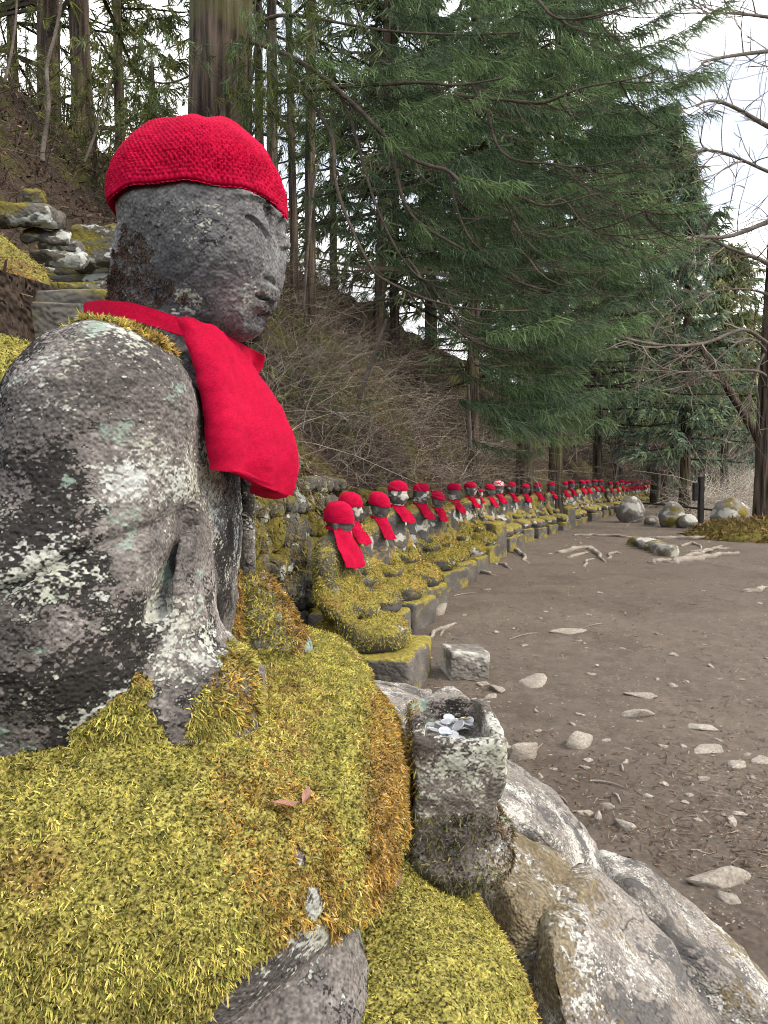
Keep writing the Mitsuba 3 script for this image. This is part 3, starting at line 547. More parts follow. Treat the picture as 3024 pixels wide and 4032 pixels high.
boulder('brown grey boulder lying against the dirt at the lower right', [(0.659,2.15,0.37), (0.792,2.1,0.346), (0.898,2.1,0.253), (0.958,2,0.202), (0.957,1.85,0.159), (0.998,1.7,0.079), (0.811,1.75,0.256), (0.668,1.85,0.401), (.5, 1.7, 0), (1.2, 1.5, 0), (1.15, 2.1, 0), (.6, 2.3, 0)], 44, .022, .05)
boulder('small grey rock half buried at the right foot of the brown boulder', [(1.049,2,0.009), (1.144,2,-0.019), (1.14,1.9,-0.022), (1.01,1.85,0.018), (.95, 1.9, -.05), (1.2, 1.9, -.05), (1.1, 2.1, -.05)], 45, .02, .02)
boulder('pale flat rock just behind the offering box', [(0.173,2.9,0.621), (0.287,3.1,0.601), (0.345,2.9,0.611), (0.366,2.7,0.627), (0.173,2.6,0.642), (0.348,2.5,0.608), (0.08,2.4,0.644), (.1, 2.4, .1), (.4, 2.4, .1), (.42, 3.1, .1), (.15, 3.1, .1)], 46, .03, .04)
boulder('grey ledge of rock between the mossy lap and the offering box', [(-0.058,3,0.64), (0.144,3.1,0.581), (0.167,2.8,0.614), (0.017,2.5,0.692), (0.077,2.3,0.587), (-0.06,2.3,0.587), (-.1, 2.3, .1), (.2, 2.3, .1), (.2, 3.2, .1), (-.1, 3.2, .1)], 47, .03, .04)
boulder('brown earthy rock at the foot of the nearest pedestal', [(-0.082,4.2,0.311), (0.292,4.4,0.195), (0.026,3.8,0.348), (0.265,4,0.234), (-.1, 3.7, 0), (.3, 3.7, 0), (.35, 4.4, 0), (-.1, 4.4, 0)], 48, .03, .04)

# ---------------------------------------------------------------- the row: line, wall, hill
ROW = [(730,1077,60,5.3,1), (755,1060,48,6.6,1), (818,1060,43,7.4,1), (858,1035,39,8.2,1), (908,1040,32,10,1), (945,1058,31,10.6,.9), (980,1041,27,11.8,1), (1015,1038,24,13.4,1), (1036,1055,16,14.2,.7), (1058,1044,21,15.3,1), (1076,1038,21,16.2,1), (1104,1040,18,18,1),
       (1134,1043,18,19.2,1), (1161,1041,17,20.5,1), (1190,1039,17,22.2,1), (1205,1049,12,23.,.72), (1218,1038,16,24.2,1), (1233,1036,15,25.6,1), (1257,1036,14,27,1), (1268,1036,13,28.3,1), (1284,1034,13,30,1), (1297,1034,13,31.5,1),
       (1318,1040,10,35,.95), (1332,1041,10,37,.95), (1343,1036,11,38.5,1), (1352,1038,10,40,1), (1358,1038,10,41.2,1), (1364,1038,10,42.6,1), (1370,1038,10,44,1), (1376,1038,10,45.4,1), (1383,1037,10,47,1), (1389,1037,10,48.5,1), (1396,1036,10,50.5,1), (1405,1036,10,53,1)]
RX = lambda y: np.interp(y, RYS, RXS)
RYS = np.array([-3., 1.2] + [r[3] for r in ROW] + [62., 80., 120.])
RXS = np.array([-.36, -.36] + [(r[0] - 829.5) / 1534 * r[3] for r in ROW] + [24.2, 33., 55.])
ys = np.linspace(-3, 120, 500); sm_ = np.convolve(np.pad(RX(ys), 12, 'edge'), np.ones(25) / 25, 'valid')
RSM = lambda y: np.interp(y, ys, sm_)
RSL = lambda y: (RSM(y + .6) - RSM(y - .6)) / 1.2
WX = lambda y: RSM(y) - .80 - .12 * np.clip(6 - y, 0, 3) * .5 - .22 * np.clip((y - 5) / 6, 0, 1)
ZT = lambda y: np.interp(y, [0, 3, 5, 6.2, 7.6, 10, 20, 40], [1.9, 2.3, 2.35, 1.95, 1.62, 1.4, 1.2, 1.2])
RIDGE = lambda y: np.interp(y, [0, 10, 22, 30, 45, 70, 120], [8.4, 8.6, 8.7, 8.2, 7.4, 6.5, 6])
def hill(x, y):
    t = np.maximum(WX(y) - x, 0); z = ZT(y) + 1.06 * t / np.sqrt(1 + RSL(y)**2) ** .5
    z = z - (1.05 * np.clip((9.2 - y) / 2.5, 0, 1) + 1.5 * np.clip((5. - y) / 1.2, 0, 1)) * np.clip(t / .5, 0, 1)
    R = RIDGE(y) + .8 * (fbm(np.stack([x * .2, y * .2, x * 0], -1), 3, 4) - .5)
    z = R - np.log1p(np.exp((R - z) / .5)) * .5 + np.log1p(np.exp(R / .5)) * 0
    b = np.clip(t / .6, 0, 1)
    z = z + b * (.8 * (fbm(np.stack([x * .9, y * .9, x * 0], -1), 3, 14) - .5) + .26 * (fbm(np.stack([x * 4, y * 4, x * 0], -1), 3, 24) - .5))
    return z
def grid(X, Y, Z):
    a, b = X.shape; V = np.stack([X, Y, Z], -1).reshape(-1, 3); i, j = np.meshgrid(np.arange(a - 1), np.arange(b - 1), indexing='ij'); k = (i * b + j).reshape(-1)
    return trimesh.Trimesh(V, np.vstack([np.stack([k, k + b, k + b + 1], 1), np.stack([k, k + b + 1, k + 1], 1)]), process=False)
gy = np.concatenate([np.arange(-3, 30, .16), np.arange(30, 120, .8)]); gt = np.concatenate([np.arange(0, 12, .16), np.geomspace(12, 60, 24)])
YY, TT = np.meshgrid(gy, gt, indexing='ij'); XX = WX(YY) - TT
structure('hillside', grid(XX, YY, hill(XX, YY)), 'm_litter', True)
# front face of the bank where the wall ends
fz = np.linspace(-.15, 1, 14)
Yf, Zf = np.meshgrid(gy, fz, indexing='ij'); top = hill(WX(gy), gy)[:, None]
structure('bank', grid(WX(Yf) - .02 - .12 * (1 - Zf) * -1 + .07 * (fbm(np.stack([Yf * 2, Zf * 4, Zf * 0], -1), 3, 2) - .5) * (Zf < 1), Yf, Zf * top), 'm_litter', True)

# the ground
def ground_z(x, y):
    s = np.clip(np.hypot(x, y - 3) / 30, 0, 1)
    z = .05 * (fbm(np.stack([x * .5, y * .5, x * 0], -1), 3, 3) - .5) + .022 * (fbm(np.stack([x * 3, y * 3, x * 0], -1), 3, 13) - .5)
    rb = x - (RSM(np.clip(y, 14, 120)) + 4.6 + .02 * y)                       # the river bank rises beyond the path
    return z + np.where(y > 24, 1, np.clip((y - 18) / 6, 0, 1)) * np.clip(rb, 0, 8) * .10
gx = np.concatenate([-np.geomspace(400, 3.2, 20), np.arange(-3, 14, .17), np.geomspace(14.3, 400, 50)]); gy2 = np.concatenate([-np.geomspace(300, .6, 12), np.arange(-.5, 26, .17), np.geomspace(26.3, 800, 70)])
Xg, Yg = np.meshgrid(gx, gy2, indexing='ij')
structure('path', grid(Xg, Yg, ground_z(Xg, Yg)), 'm_dirt', True)

# retaining wall of fitted stones
wall = thing('retaining_wall', 'mossy dry stone wall behind the row of statues', 'wall')
rg = np.random.default_rng(8)
base_st = []
for s in range(10):
    b = A(.5, .30, .5) ; pts = rg.uniform(-1, 1, (34, 3)); pts = np.sign(pts) * np.abs(pts) ** .35 * b
    m = m3.Manifold.hull_points(pts).refine_to_length(.22).to_mesh(); m = trimesh.Trimesh(m.vert_properties[:, :3], m.tri_verts)
    trimesh.smoothing.filter_taubin(m, .5, -.53, 3)
    base_st.append(mikit.ply(displace(m, lambda v: .10 * (fbm(v * 3, 3, s) - .5)), 'm_wall', smooth=40))
z = -.05; course = 0; cnt_ = 0
while z < 2.4:
    hgt = rg.uniform(.15, .30); y = 3.3 + rg.uniform(0, .3)
    while y < 13.5:
        wd = rg.uniform(.16, .52)
        if z + hgt * .7 < ZT(y + wd / 2) and cnt_ < 300:
            yc = y + wd / 2; x = WX(yc) + .10 - .07 * z + rg.uniform(-.03, .03); ang = math.degrees(math.atan(-RSL(yc)))
            part(wall, 'stone', base_st[rg.integers(10)], None, tw=T().translate([float(x), float(yc), float(z + hgt / 2 + rg.uniform(-.025, .025))]).rotate([0, 0, 1], 90 + ang * 1.).rotate([0, 1, 0], rg.uniform(-16, 16)).scale([wd * rg.uniform(.92, 1.15), .42 * rg.uniform(.8, 1.2), hgt * rg.uniform(.9, 1.3)]))
            cnt_ += 1
        y += wd
    z += hgt
# ---------------------------------------------------------------- small seated statues
def seated(seed, h, lean=0., bow=0., wide=1.):
    """A seated figure facing +x with its seat at the origin, about 1.04 tall to the cap: body mesh and head mesh."""
    def sdf(p):
        p = p.copy(); p[..., 0] = p[..., 0] + lean * p[..., 2]; p[..., 1] = p[..., 1] / wide
        q = (p - A(.03, 0, .08)) / A(.34, .32, .125); k = (np.abs(q)**2.4).sum(-1) ** (1 / 2.4); d = (k - 1) * .14
        d = smin(d, ell(p, (.12, .20, .12), (.19, .11, .085)), .03); d = smin(d, ell(p, (.12, -.20, .12), (.19, .11, .085)), .03)
        d = smin(d, ell(p, (-.13, 0, .45), (.145, .19, .33)), .06)
        d = smin(d, ell(p, (-.12, 0, .63), (.115, .235, .10)), .06)
        for s in (-1, 1):
            d = smin(d, capsule(p, (-.12, s * .205, .62), (-.10, s * .245, .36), .075, .088), .03)
            d = smin(d, capsule(p, (-.10, s * .24, .34), (.09, s * .09, .26), .085, .05), .03)
            d = smin(d, capsule(p, (-.05, s * .27, .3), (.02, s * .27, .2), .08, .07), .04)
        d = smin(d, ell(p, (.10, 0, .26), (.06, .08, .05)), .03)
        return smin(d, capsule(p, (-.10, 0, .66), (-.085 + bow, 0, .80), .07, .06), .03)
    m = nets(sdf, (-.42, -.46, -.06), (.46, .46, .86), h)
    m = displace(m, lambda v: .05 * (fbm(v * 5 + seed, 3, seed) - .5) + .02 * (fbm(v * 18, 3, seed + 1) - .5))
    c = A(-.075 + bow - lean * .9, 0, .885)
    def hs(p):
        q = p - c; l = np.abs(q[..., 1]); x = np.stack([q[..., 0], l, q[..., 2]], -1)
        d = smin(ell(x, (0, 0, .02), (.098, .085, .10)), ell(x, (.018, 0, -.035), (.08, .073, .085)), .03)
        d = smin(d, capsule(x, (.094, 0, .01), (.106, 0, -.038), .007, .014), .012)
        d = smax(d, -ell(x, (.098, .036, -.002), (.016, .024, .009)), .01)
        d = smax(d, -ell(x, (.10, 0, -.075), (.012, .028, .005)), .006)
        d = smin(d, ell(x, (.0, .086, -.035), (.02, .012, .05)), .01)
        return smin(d, capsule(q, (-.01, 0, -.14), (0, 0, -.05), .062, .06), .02)
    hm = nets(hs, c - A(.15, .13, .2), c + A(.15, .13, .15), max(h * .55, .008))
    return m, displace(hm, lambda v: .012 * (fbm(v * 14 + seed, 3, seed) - .5)), c
def small_cap(c, seed, tilt=0., deep=0., s=1., n=40):
    t, v = np.meshgrid(np.linspace(0, 2 * PI, n, endpoint=False), np.linspace(0, 1, n // 3), indexing='ij'); ph = v * PI / 2
    r = np.cos(ph)**.72; d = .008 * (fbm(np.stack([np.cos(t) * 3, np.sin(t) * 3, v * 4], -1) + seed, 3, seed) - .5) + .0025 * (noise(np.stack([t * 12, v * 22, v * 0], -1)) - .5)
    x, y, z = (.109 + d) * r * np.cos(t), (.098 + d) * r * np.sin(t), .034 - deep + (.102 + deep * .8 + d) * np.sin(ph)**.80
    z = z - tilt * x
    V = np.stack([x, y, z], -1); lo = V[:, :1] * A(.93, .93, 1) + A(0, 0, .004); V = np.concatenate([lo, V], 1) * s + c; kk = V.shape[1]
    i = np.arange(n)[:, None]; j = np.arange(kk - 1)[None]; q = np.stack([i * kk + j, ((i + 1) % n) * kk + j, ((i + 1) % n) * kk + j + 1, i * kk + j + 1], -1).reshape(-1, 4)
    return trimesh.Trimesh(V.reshape(-1, 3), np.vstack([q[:, [0, 1, 2]], q[:, [0, 2, 3]]]), process=False)
def small_bib(c, seed, w=1., ln=1., skew=0., up=0.):
    x0, z0 = c[0] + .055, c[2] - .13 + up
    rows = [[(x0 - .06, -.11, z0 + .012), (x0 + .02, 0, z0 - .005), (x0 - .06, .11, z0 + .012)],
            [(x0 - .0, -.15 * w + skew * .4, z0 - .12 * ln), (x0 + .07, skew * .4, z0 - .125 * ln), (x0 + .0, .15 * w + skew * .4, z0 - .12 * ln)],
            [(x0 + .05, -.16 * w + skew, z0 - .265 * ln), (x0 + .115, skew, z0 - .28 * ln), (x0 + .06, .16 * w + skew, z0 - .26 * ln)]]
    b = sheet(rows, 20, 20, .006, .02, seed)
    a = np.linspace(0, 2 * PI, 33); bx, by = c[0] - .012 + .082 * np.cos(a), .084 * np.sin(a); bz = z0 + .016 - .012 * np.cos(a)
    band = sheet(np.stack([np.stack([bx, by, bz + .012], -1), np.stack([bx, by, bz], -1), np.stack([bx, by, bz - .012], -1)]), 40, 4, .005)
    return trimesh.util.concatenate([b, band])
LOOK = ['nearest small seated statue, thick gold moss body, red cap pulled low', 'second small statue, half hidden behind the nearest one, red cap and bib, grey face', 'third small statue with bowed head, white lichen patch on its shoulder and long red bib',
        'fourth small statue with tall head above the others, dark face and square red bib', 'fifth small statue with white lichen spots on its arm and pale face', 'sixth small statue, lower than its neighbours, head bowed forward, dark red bib',
        'seventh small statue of the row, red cap and narrow bib, lap of yellow moss', 'eighth small statue of the row, upright bare grey body and mossy lap', 'childlike little statue, much lower than the others, between the eighth and ninth large ones', 'tenth statue of the row, round red cap, wide moss covered lap',
        'only statue of the row wearing a pink and white patterned cap', 'statue with bright white face lichen, just beyond the pink capped one', 'second statue beyond the pink capped one, white patches on its knees', 'third statue beyond the pink capped one, broad green lap and long bib',
        'fourth statue beyond the pink capped one, pale lichened arms', 'second childlike little statue, low among the farther statues', 'first statue just beyond the farther childlike statue', 'second statue beyond the farther childlike statue', 'third statue beyond the farther childlike statue, dark body',
        'fourth statue beyond the farther childlike statue, dark red bib', 'fifth statue beyond the farther childlike statue, mossy lap', 'last statue before the gap in the row, pale red bib']
ORD = 'nearest second third fourth fifth sixth seventh eighth ninth tenth eleventh twelfth thirteenth fourteenth fifteenth sixteenth seventeenth eighteenth nineteenth twentieth twenty-first twenty-second'.split()
SPEC = [dict(lean=.10, bow=.02, wide=1.0, cap=(.10, .055, 1.06), bib=(1.1, .95, -.03, .05)), dict(lean=.0, bow=.0, wide=.95, cap=(.05, .02, 1.05), bib=(1, 1.05, .02, 0)), dict(lean=.06, bow=.035, wide=1.08, cap=(.22, .03, 1.06), bib=(.85, 1.1, -.04, 0)), dict(lean=.02, bow=.03, wide=.95, cap=(.02, .0, 1.), bib=(1, .85, .0, 0)),
        dict(lean=.03, bow=.03, wide=1., cap=(.0, .0, .98), bib=(.9, .95, -.03, 0)), dict(lean=.07, bow=.06, wide=1.05, cap=(.28, .02, 1.02), bib=(.8, 1., -.05, 0)), dict(lean=.02, bow=.02, wide=1.05, cap=(.05, .0, .98), bib=(.8, .9, .0, 0)), dict(lean=.0, bow=.01, wide=1., cap=(.0, .0, .98), bib=(.7, .95, .0, 0))]
rg = np.random.default_rng(77)
variants = {}
def variant(i):
    if i not in variants:
        s = SPEC[i] if i < 8 else dict(lean=[.03, .0, .05][i % 3], bow=[.02, .0, .03][i % 3], wide=[1.05, .95, 1.1][i % 3], cap=([.05, .0, .12][i % 3], .0, 1.), bib=([.9, .8, 1][i % 3], 1., [0, .02, -.03][i % 3], 0))
        b, h, c = seated(i + 3, .0145 if i < 4 else .022, s['lean'], s['bow'], s['wide'])
        s = dict(s, cap=(s['cap'][0], s['cap'][1], s['cap'][2] * .96)); variants[i] = dict(b=b, body=mikit.ply(b, 'm_small', smooth=True), head=mikit.ply(h, 'm_small_head', smooth=True), cap=mikit.ply(small_cap(c, i, *s['cap']), 'm_knit', smooth=True),
                           pink=None, bib=mikit.ply(small_bib(c, i, s['bib'][0] * (1 if i == 0 else .68), s['bib'][1] * (.95 if i == 0 else .62), *s['bib'][2:]), 'm_cloth', smooth=40), c=c, top=c[2] + .034 + .102)
    return variants[i]
fronds = {0: (24000, .010, .0052), 1: (10000, .011, .0065), 2: (11000, .012, .007), 3: (9500, .013, .008), 4: (7500, .015, .009), 5: (6500, .016, .010), 6: (5500, .018, .011), 7: (4500, .020, .012)}
for i, (hx, hy, cw, Y, sz) in enumerate(ROW):
    v = variant(i if i < 8 else 8 + i % 3)
    X = (hx - 829.5) / 1534 * Y; zt = 1.5 + (1040 - hy) / 1534 * Y
    ped = [.28, .30, .30, .32][i] if i < 4 else float(rg.uniform(.24, .34)); sc = (zt - ped) / v['top'] if sz > .85 else sz * .92
    if sz <= .85: ped = zt - sc * v['top']
    an = math.degrees(math.atan(-RSL(Y))) + float(rg.uniform(-5, 5)) - 12
    X -= float(v['c'][0] * sc)
    tw = T().translate([X, float(Y), ped - .01]).rotate([0, 0, 1], an).scale(float(sc))
    if i < 22: root = thing('seated_statue', LOOK[i], 'statue', 'row of seated statues')
    else: root = thing('seated_statue', 'tiny far seated statue in red cap and bib near the end of the row', 'statue', 'far statues at the end of the row')
    part(root, 'body', v['body'], None, tw=tw); part(root, 'head', v['head'], None, tw=tw)
    if i == 10: part(root, 'cap', mikit.ply(small_cap(v['c'], 3, .0, .0, 1.03), 'm_pink', smooth=True), None, tw=tw, label='pink and white patterned cap')
    else: part(root, 'cap', v['cap'], None, tw=tw)
    part(root, 'bib', v['bib'], None, tw=tw)
    if i in fronds:
        nf, L, Wd = fronds[i]; r2 = np.random.default_rng(100 + i)
        p, n = sample(v['b'], nf * 2, r2, lambda p, n: (fbm(p * 4.5 + i, 3, 50 + i) * 1.0 + .40 * n[:, 2] + .14 * (p[:, 0] > .0) - .22 * (p[:, 2] > .36) * (i > 0) + (.30 if i == 0 else 0) > .64) & (n[:, 2] > -.5) & (p[:, 2] < .74))
        p, n = p[:nf], n[:nf]
        mm = moss(p, n, r2, L, Wd, lambda p, n: .25 + .25 * (fbm(p * 5, 2, 9)), 1, .3)
        part(root, 'moss', mm[0], 'm_leaf', False, mm[1] * (A(.86, .80, .70) if i else A(.92, .88, .8)), tw=tw, kind='stuff')
    b = T().translate([X, float(Y), 0]).rotate([0, 0, 1], an)
    w = .36 if i == 0 else .33
    key = f'plinth_{i % 4}_{i < 6}'
    if key not in variants:
        variants[key] = mikit.ply(block((.02, 0, .1), (.46 if i == 0 else .41, .42 if i == 0 else .31, .22), .03, 60 + i, .018, .026 if i < 6 else .04), 'm_plinth', smooth=50)
    one('stone_pedestal', (f'squared stone pedestal with mossy top under the {ORD[i]} small statue' if i < 22 else 'tiny far stone pedestal under a statue near the end of the row'), 'pedestal', variants[key], None, tw=b.scale([1, 1 if Y < 12 else .9, max(ped, .05) / .32]),
        group='pedestals of the statues' if i < 22 else 'far pedestals at the end of the row')
for k in range(9):
    Y = 57 + 3.2 * k; one('empty_pedestal', 'tiny dark empty stone post at the far end of the row', 'pedestal', variants['plinth_1_False'], None, tw=T().translate([float(RSM(Y)), Y, 0]).rotate([0, 0, 1], -30).scale([.6, .6, 2.2]), group='empty posts past the last statue')

rg = np.random.default_rng(15); n = 16000; y = rg.uniform(3.3, 13, n); z = rg.uniform(0, 2.4, n); k = (fbm(np.stack([y * 1.3, z * 1.6, y * 0], -1), 4, 3) > .53) & (z < ZT(y)); y, z = y[k], z[k]; n = len(y)
mm = moss(np.stack([WX(y) + .27 - .07 * z + rg.uniform(-.05, .02, n), y, z], -1), np.tile(unit(A(1, -.25, .3)), (n, 1)), rg, .030, .011, lambda p, n: .3 + .3 * fbm(p * 2, 2, 4), 1, .3)
part(wall, 'moss', mm[0], 'm_leaf', False, mm[1] * A(.5, .46, .6), kind='stuff', label='olive and brown moss over the wall stones')
# ---------------------------------------------------------------- stones, roots, twigs on the path
chip = [rocky(np.random.default_rng(200 + s).normal(size=(22, 3)) * A(.42, .34, .26), .16, .12, 200 + s, 1.6) for s in range(6)]
chipm = [mikit.ply(c, 'm_chip', smooth=35) for c in chip]; chipd = [mikit.ply(c, 'm_far_rock', smooth=35) for c in chip]
def lay(x, y, w, flat=.7, deep=.15, rz=None, m=None, k=0, lab=None, grp=None):
    gz = float(ground_z(A(x), A(y))); rz = x * 997 % 360 if rz is None else rz
    one('stone', lab, 'stone', (m or chipm)[k % 6], None, group=grp, tw=T().translate([x, y, gz + w * flat * (.20 - deep)]).rotate([0, 0, 1], rz).scale([w, w * .8, w * flat]))
for (x, y), w, fl, k, lab in [((1.112,3.994), .145, .75, 0, 'tan angular stone alone on the dirt right of the offering box'), ((1.149,5.272), .21, .45, 1, 'wide low grey stone beyond the square block'), ((1.613,4.5), .13, .5, 2, 'pale pointed stone in the middle of the path'),
        ((1.797,4.904), .15, .16, 3, 'thin white flake of stone lying flat on the path'), ((1.965,4.293), .13, .16, 4, 'thin pale flake of stone near the right edge of the path'), ((1.847,3.938), .115, .3, 5, 'oval pale stone nearest the right edge of the path'), ((0.762,3.829), .125, .9, 3, 'dark grey stone touching the offering box outline at its right'),
        ((1.267,2.616), .17, .35, 0, 'pale half buried stone on the dirt at lower right'), ((1.233,2.491), .052, .9, 1, 'small round grey stone below the pale half buried one'), ((0.81,5.104), .11, .5, 2, 'tan rounded stone just right of the box'), ((0.73,5.211), .075, .5, 4, 'small pale stone beside the square block'),
        ((0.762,4.925), .06, .6, 5, 'small white stone nearest behind the box'), ((1.045,3.017), .062, .6, 3, 'small pink grey stone in the dirt beside the boulders'), ((0.908,3.16), .05, .5, 1, 'small white chip at the boulders edge'), ((0.958,3.115), .05, .7, 0, 'small upright white chip at the boulders edge'),
        ((0.608,8.024), .24, .6, 2, 'pale stone near the foot of the second pedestal'), ((0.46,7.569), .17, .5, 4, 'grey stone before the pale one near the second pedestal'), ((1.81,6.964), .26, .2, 0, 'flat pale stone far out on the path'), ((1.857,3.684), .10, .3, 3, 'flat pink stone at the right edge of the path'),
        ((2.028,3.778), .1, .3, 1, 'flat grey stone cut by the right edge of the picture')]:
    lay(x, y, w, fl, .12, None, None, k, lab)
for (x, y), w, k in [((-0.905,8.228), .3, 1), ((-0.898,7.62), .22, 2), ((-1.094,8.802), .35, 3)]: lay(x, y, w, .8, .1, None, chipd, k, ['grey stone in the gap between the wall and the nearest small statue', 'small grey stone in the gap before the wall', 'large dark stone leaning on the wall foot'][k - 1])
rg = np.random.default_rng(31)
for k in range(115):
    px, py = rg.uniform(0, 1), rg.uniform(0, 1)
    y = 2.9 / (py * .80 + .105) * .95; x = rg.uniform(RSM(y) + .55 + .25 * (y < 4), min(y * .58, RSM(y) + 7.5))
    lay(x, y, float(rg.uniform(.014, .042) * (1 + .05 * y)), float(rg.uniform(.25, .7)), .15, None, None, k, 'small pale stone scattered on the brown dirt path', 'small stones scattered on the path')
n = 5200; y = 2.3 / (rg.random(n) * .9 + .10); x = rg.uniform(RSM(y) + .4, np.minimum(y * .62, RSM(y) + 8)); sz = rg.uniform(.003, .011, n) * (1 + .10 * y)
tet = A([1, 0, -.3], [-.5, .8, -.3], [-.5, -.8, -.3], [.1, 0, .5]); a = rg.uniform(0, 2 * PI, n); ca, sa = np.cos(a), np.sin(a)
V = tet[None] * sz[:, None, None] * rg.uniform(.5, 1.4, (n, 1, 3)); V = np.stack([V[..., 0] * ca[:, None] - V[..., 1] * sa[:, None] + x[:, None], V[..., 0] * sa[:, None] + V[..., 1] * ca[:, None] + y[:, None], V[..., 2] * .7 + ground_z(x, y)[:, None]], -1)
F = (np.arange(n)[:, None, None] * 4 + A([0, 1, 3], [1, 2, 3], [2, 0, 3]).astype(int)[None]).reshape(-1, 3)
col = np.repeat(np.where(rg.random((n, 1)) < .6, A(.30, .26, .22), A(.10, .075, .058)) * rg.uniform(.5, 1.3, (n, 1)), 4, axis=0)
one('gravel', 'fine pale grit and crumbs strewn over the dirt path', 'gravel', trimesh.Trimesh(V.reshape(-1, 3), F, process=False), 'm_colour', False, col, kind='stuff')
n = 6500; y = 2.2 / (rg.random(n) * .9 + .08); x = rg.uniform(RSM(y) + .3, np.minimum(y * .62, RSM(y) + 8)); k = (fbm(np.stack([x * .9, y * .9, x * 0], -1), 3, 6) + .25 * np.exp(-(x - RSM(y) - .4) / .6)) > .50; x, y = x[k], y[k]; n = len(x); a = rg.uniform(0, 2 * PI, n)
mm = strips(np.stack([x, y, ground_z(x, y) + .004], -1), np.stack([np.cos(a), np.sin(a), rg.uniform(0, .15, n)], -1), rg.uniform(.02, .07, n) * (.6 + .06 * y), rg.uniform(.003, .012, n) * (.6 + .06 * y), np.stack([-np.sin(a), np.cos(a), rg.normal(0, .2, n)], -1), rg.normal(0, .006, (n, 3)) * A(1, 1, .3), [.7, .4], pick(rg, [(.09, .055, .035), (.15, .10, .065), (.05, .035, .027), (.28, .22, .17)], n) * rg.uniform(.5, 1.2, (n, 1)))
one('needle_litter', 'brown needles and leaf scraps strewn over the dirt path', 'litter', mm[0], 'm_colour', False, mm[1], kind='stuff')
blk = block((0, 0, .09), (.155, .16, .11), .012, 70, .008)
x, y = (0.628,5.398)
one('square_block', 'loose squared grey stone block lying at the edge of the path', 'stone block', blk, 'm_far_rock', 40, tw=T().translate([x, y + .1, 0]).rotate([0, 0, 1], 8).rotate([0, 1, 0], 3))
def groundline(pts, h=.0):
    return [(px, py, float(ground_z(A(px), A(py))) + h) for px, py in pts]
def root(pts, r, label, h=.01, name='tree_root'):
    r = r * .85; h = r * .55
    P = groundline(pts); n = len(P); P = [(a, b, c + (h if 0 < i < n - 1 else -.02)) for i, (a, b, c) in enumerate(P)]
    P = CubicSpline(np.arange(n), A(*P))(np.linspace(0, n - 1, n * 3)); n = len(P); P[1:-1] += np.random.default_rng(int(abs(P[0, 0]) * 100)).normal(0, 1, (n - 2, 3)) * A(.5, .9, .18) * r
    R = np.interp(np.linspace(0, 1, n), [0, .5, 1], [r, r * .8, r * .3])
    one(name, label, 'root', displace(tube(P, R, 9, 4), lambda v: r * .9 * (fbm(v * 9, 3, 5) - .5)), 'm_root', True)
for pts, r, lab in [([(2.236,16.402), (2.71,16.886), (2.808,15.304), (2.734,13.907), (2.619,12.886)], .075, 'pale curved root below the sixth pedestal, its broken end raised'), ([(2.113,15.725), (2.541,15.512), (2.692,14.165)], .05, 'thinner root running along the pale curved one'),
        ([(3.637,14.808), (4.109,15.304), (4.54,15.834), (4.71,16.17)], .07, 'left arm of the forked root in the middle of the path'), ([(4.614,15.944), (4.412,14.808), (4.099,13.034)], .07, 'right arm of the forked root in the middle of the path'), ([(3.599,13.907), (3.946,14.343), (4.371,15.102)], .045, 'low root under the forked root'),
        ([(3.51,12.396), (3.845,13.338), (4.115,13.657)], .04, 'small white root tip in front of the forked root'), ([(4.39,13.907), (4.769,14.713), (4.961,14.713)], .04, 'short pale root right of the forked root'),
        ([(1.193,11.348), (1.459,11.697), (1.655,11.462), (1.826,11.126)], .055, 'straight pale root close to the pedestals'), ([(1.901,12.602), (2.119,12.672), (2.154,11.942)], .05, 'faint flat root beside the straight pale one'), ([(5.268,19.639), (5.909,19.639), (6.45,19.146), (6.964,18.677)], .06, 'long dark root crossing the path toward the kerb stones'),
        ([(6.908,18.526), (7.513,18.231), (8.466,18.231), (9.64,19.146)], .07, 'root running from the kerb stones to the mossy tree foot'), ([(5.238,13.108), (5.922,13.496), (6.855,14.343), (7.512,15.102)], .085, 'bare bleached root in front of the mossy tree foot'), ([(4.867,13.034), (5.138,13.184), (5.545,13.657)], .06, 'short white root left of the bleached one'),
        ([(5.761,14.078), (6.466,14.526), (7.258,15.512), (7.834,16.402)], .06, 'dark root behind the bleached one'), ([(6.869,16.402), (7.402,16.886), (6.911,15.304)], .05, 'looped root among the kerb stones'), ([(6.611,15.304), (7.208,15.512), (7.825,15.944)], .04, 'thin root among the kerb stones'),
        ([(0.389,6.676), (0.532,7.007), (0.67,7.254), (0.777,7.372)], .03, 'forked grey root beside the nearest pedestal'), ([(0.538,6.796), (0.601,7.007), (0.658,6.879)], .02, 'thin prong of the forked grey root'), ([(4.883,9.541), (5.156,9.704), (5.504,9.872)], .06, 'pale root cut by the right edge of the picture')]:
    root(pts, r, lab)
rg = np.random.default_rng(41)
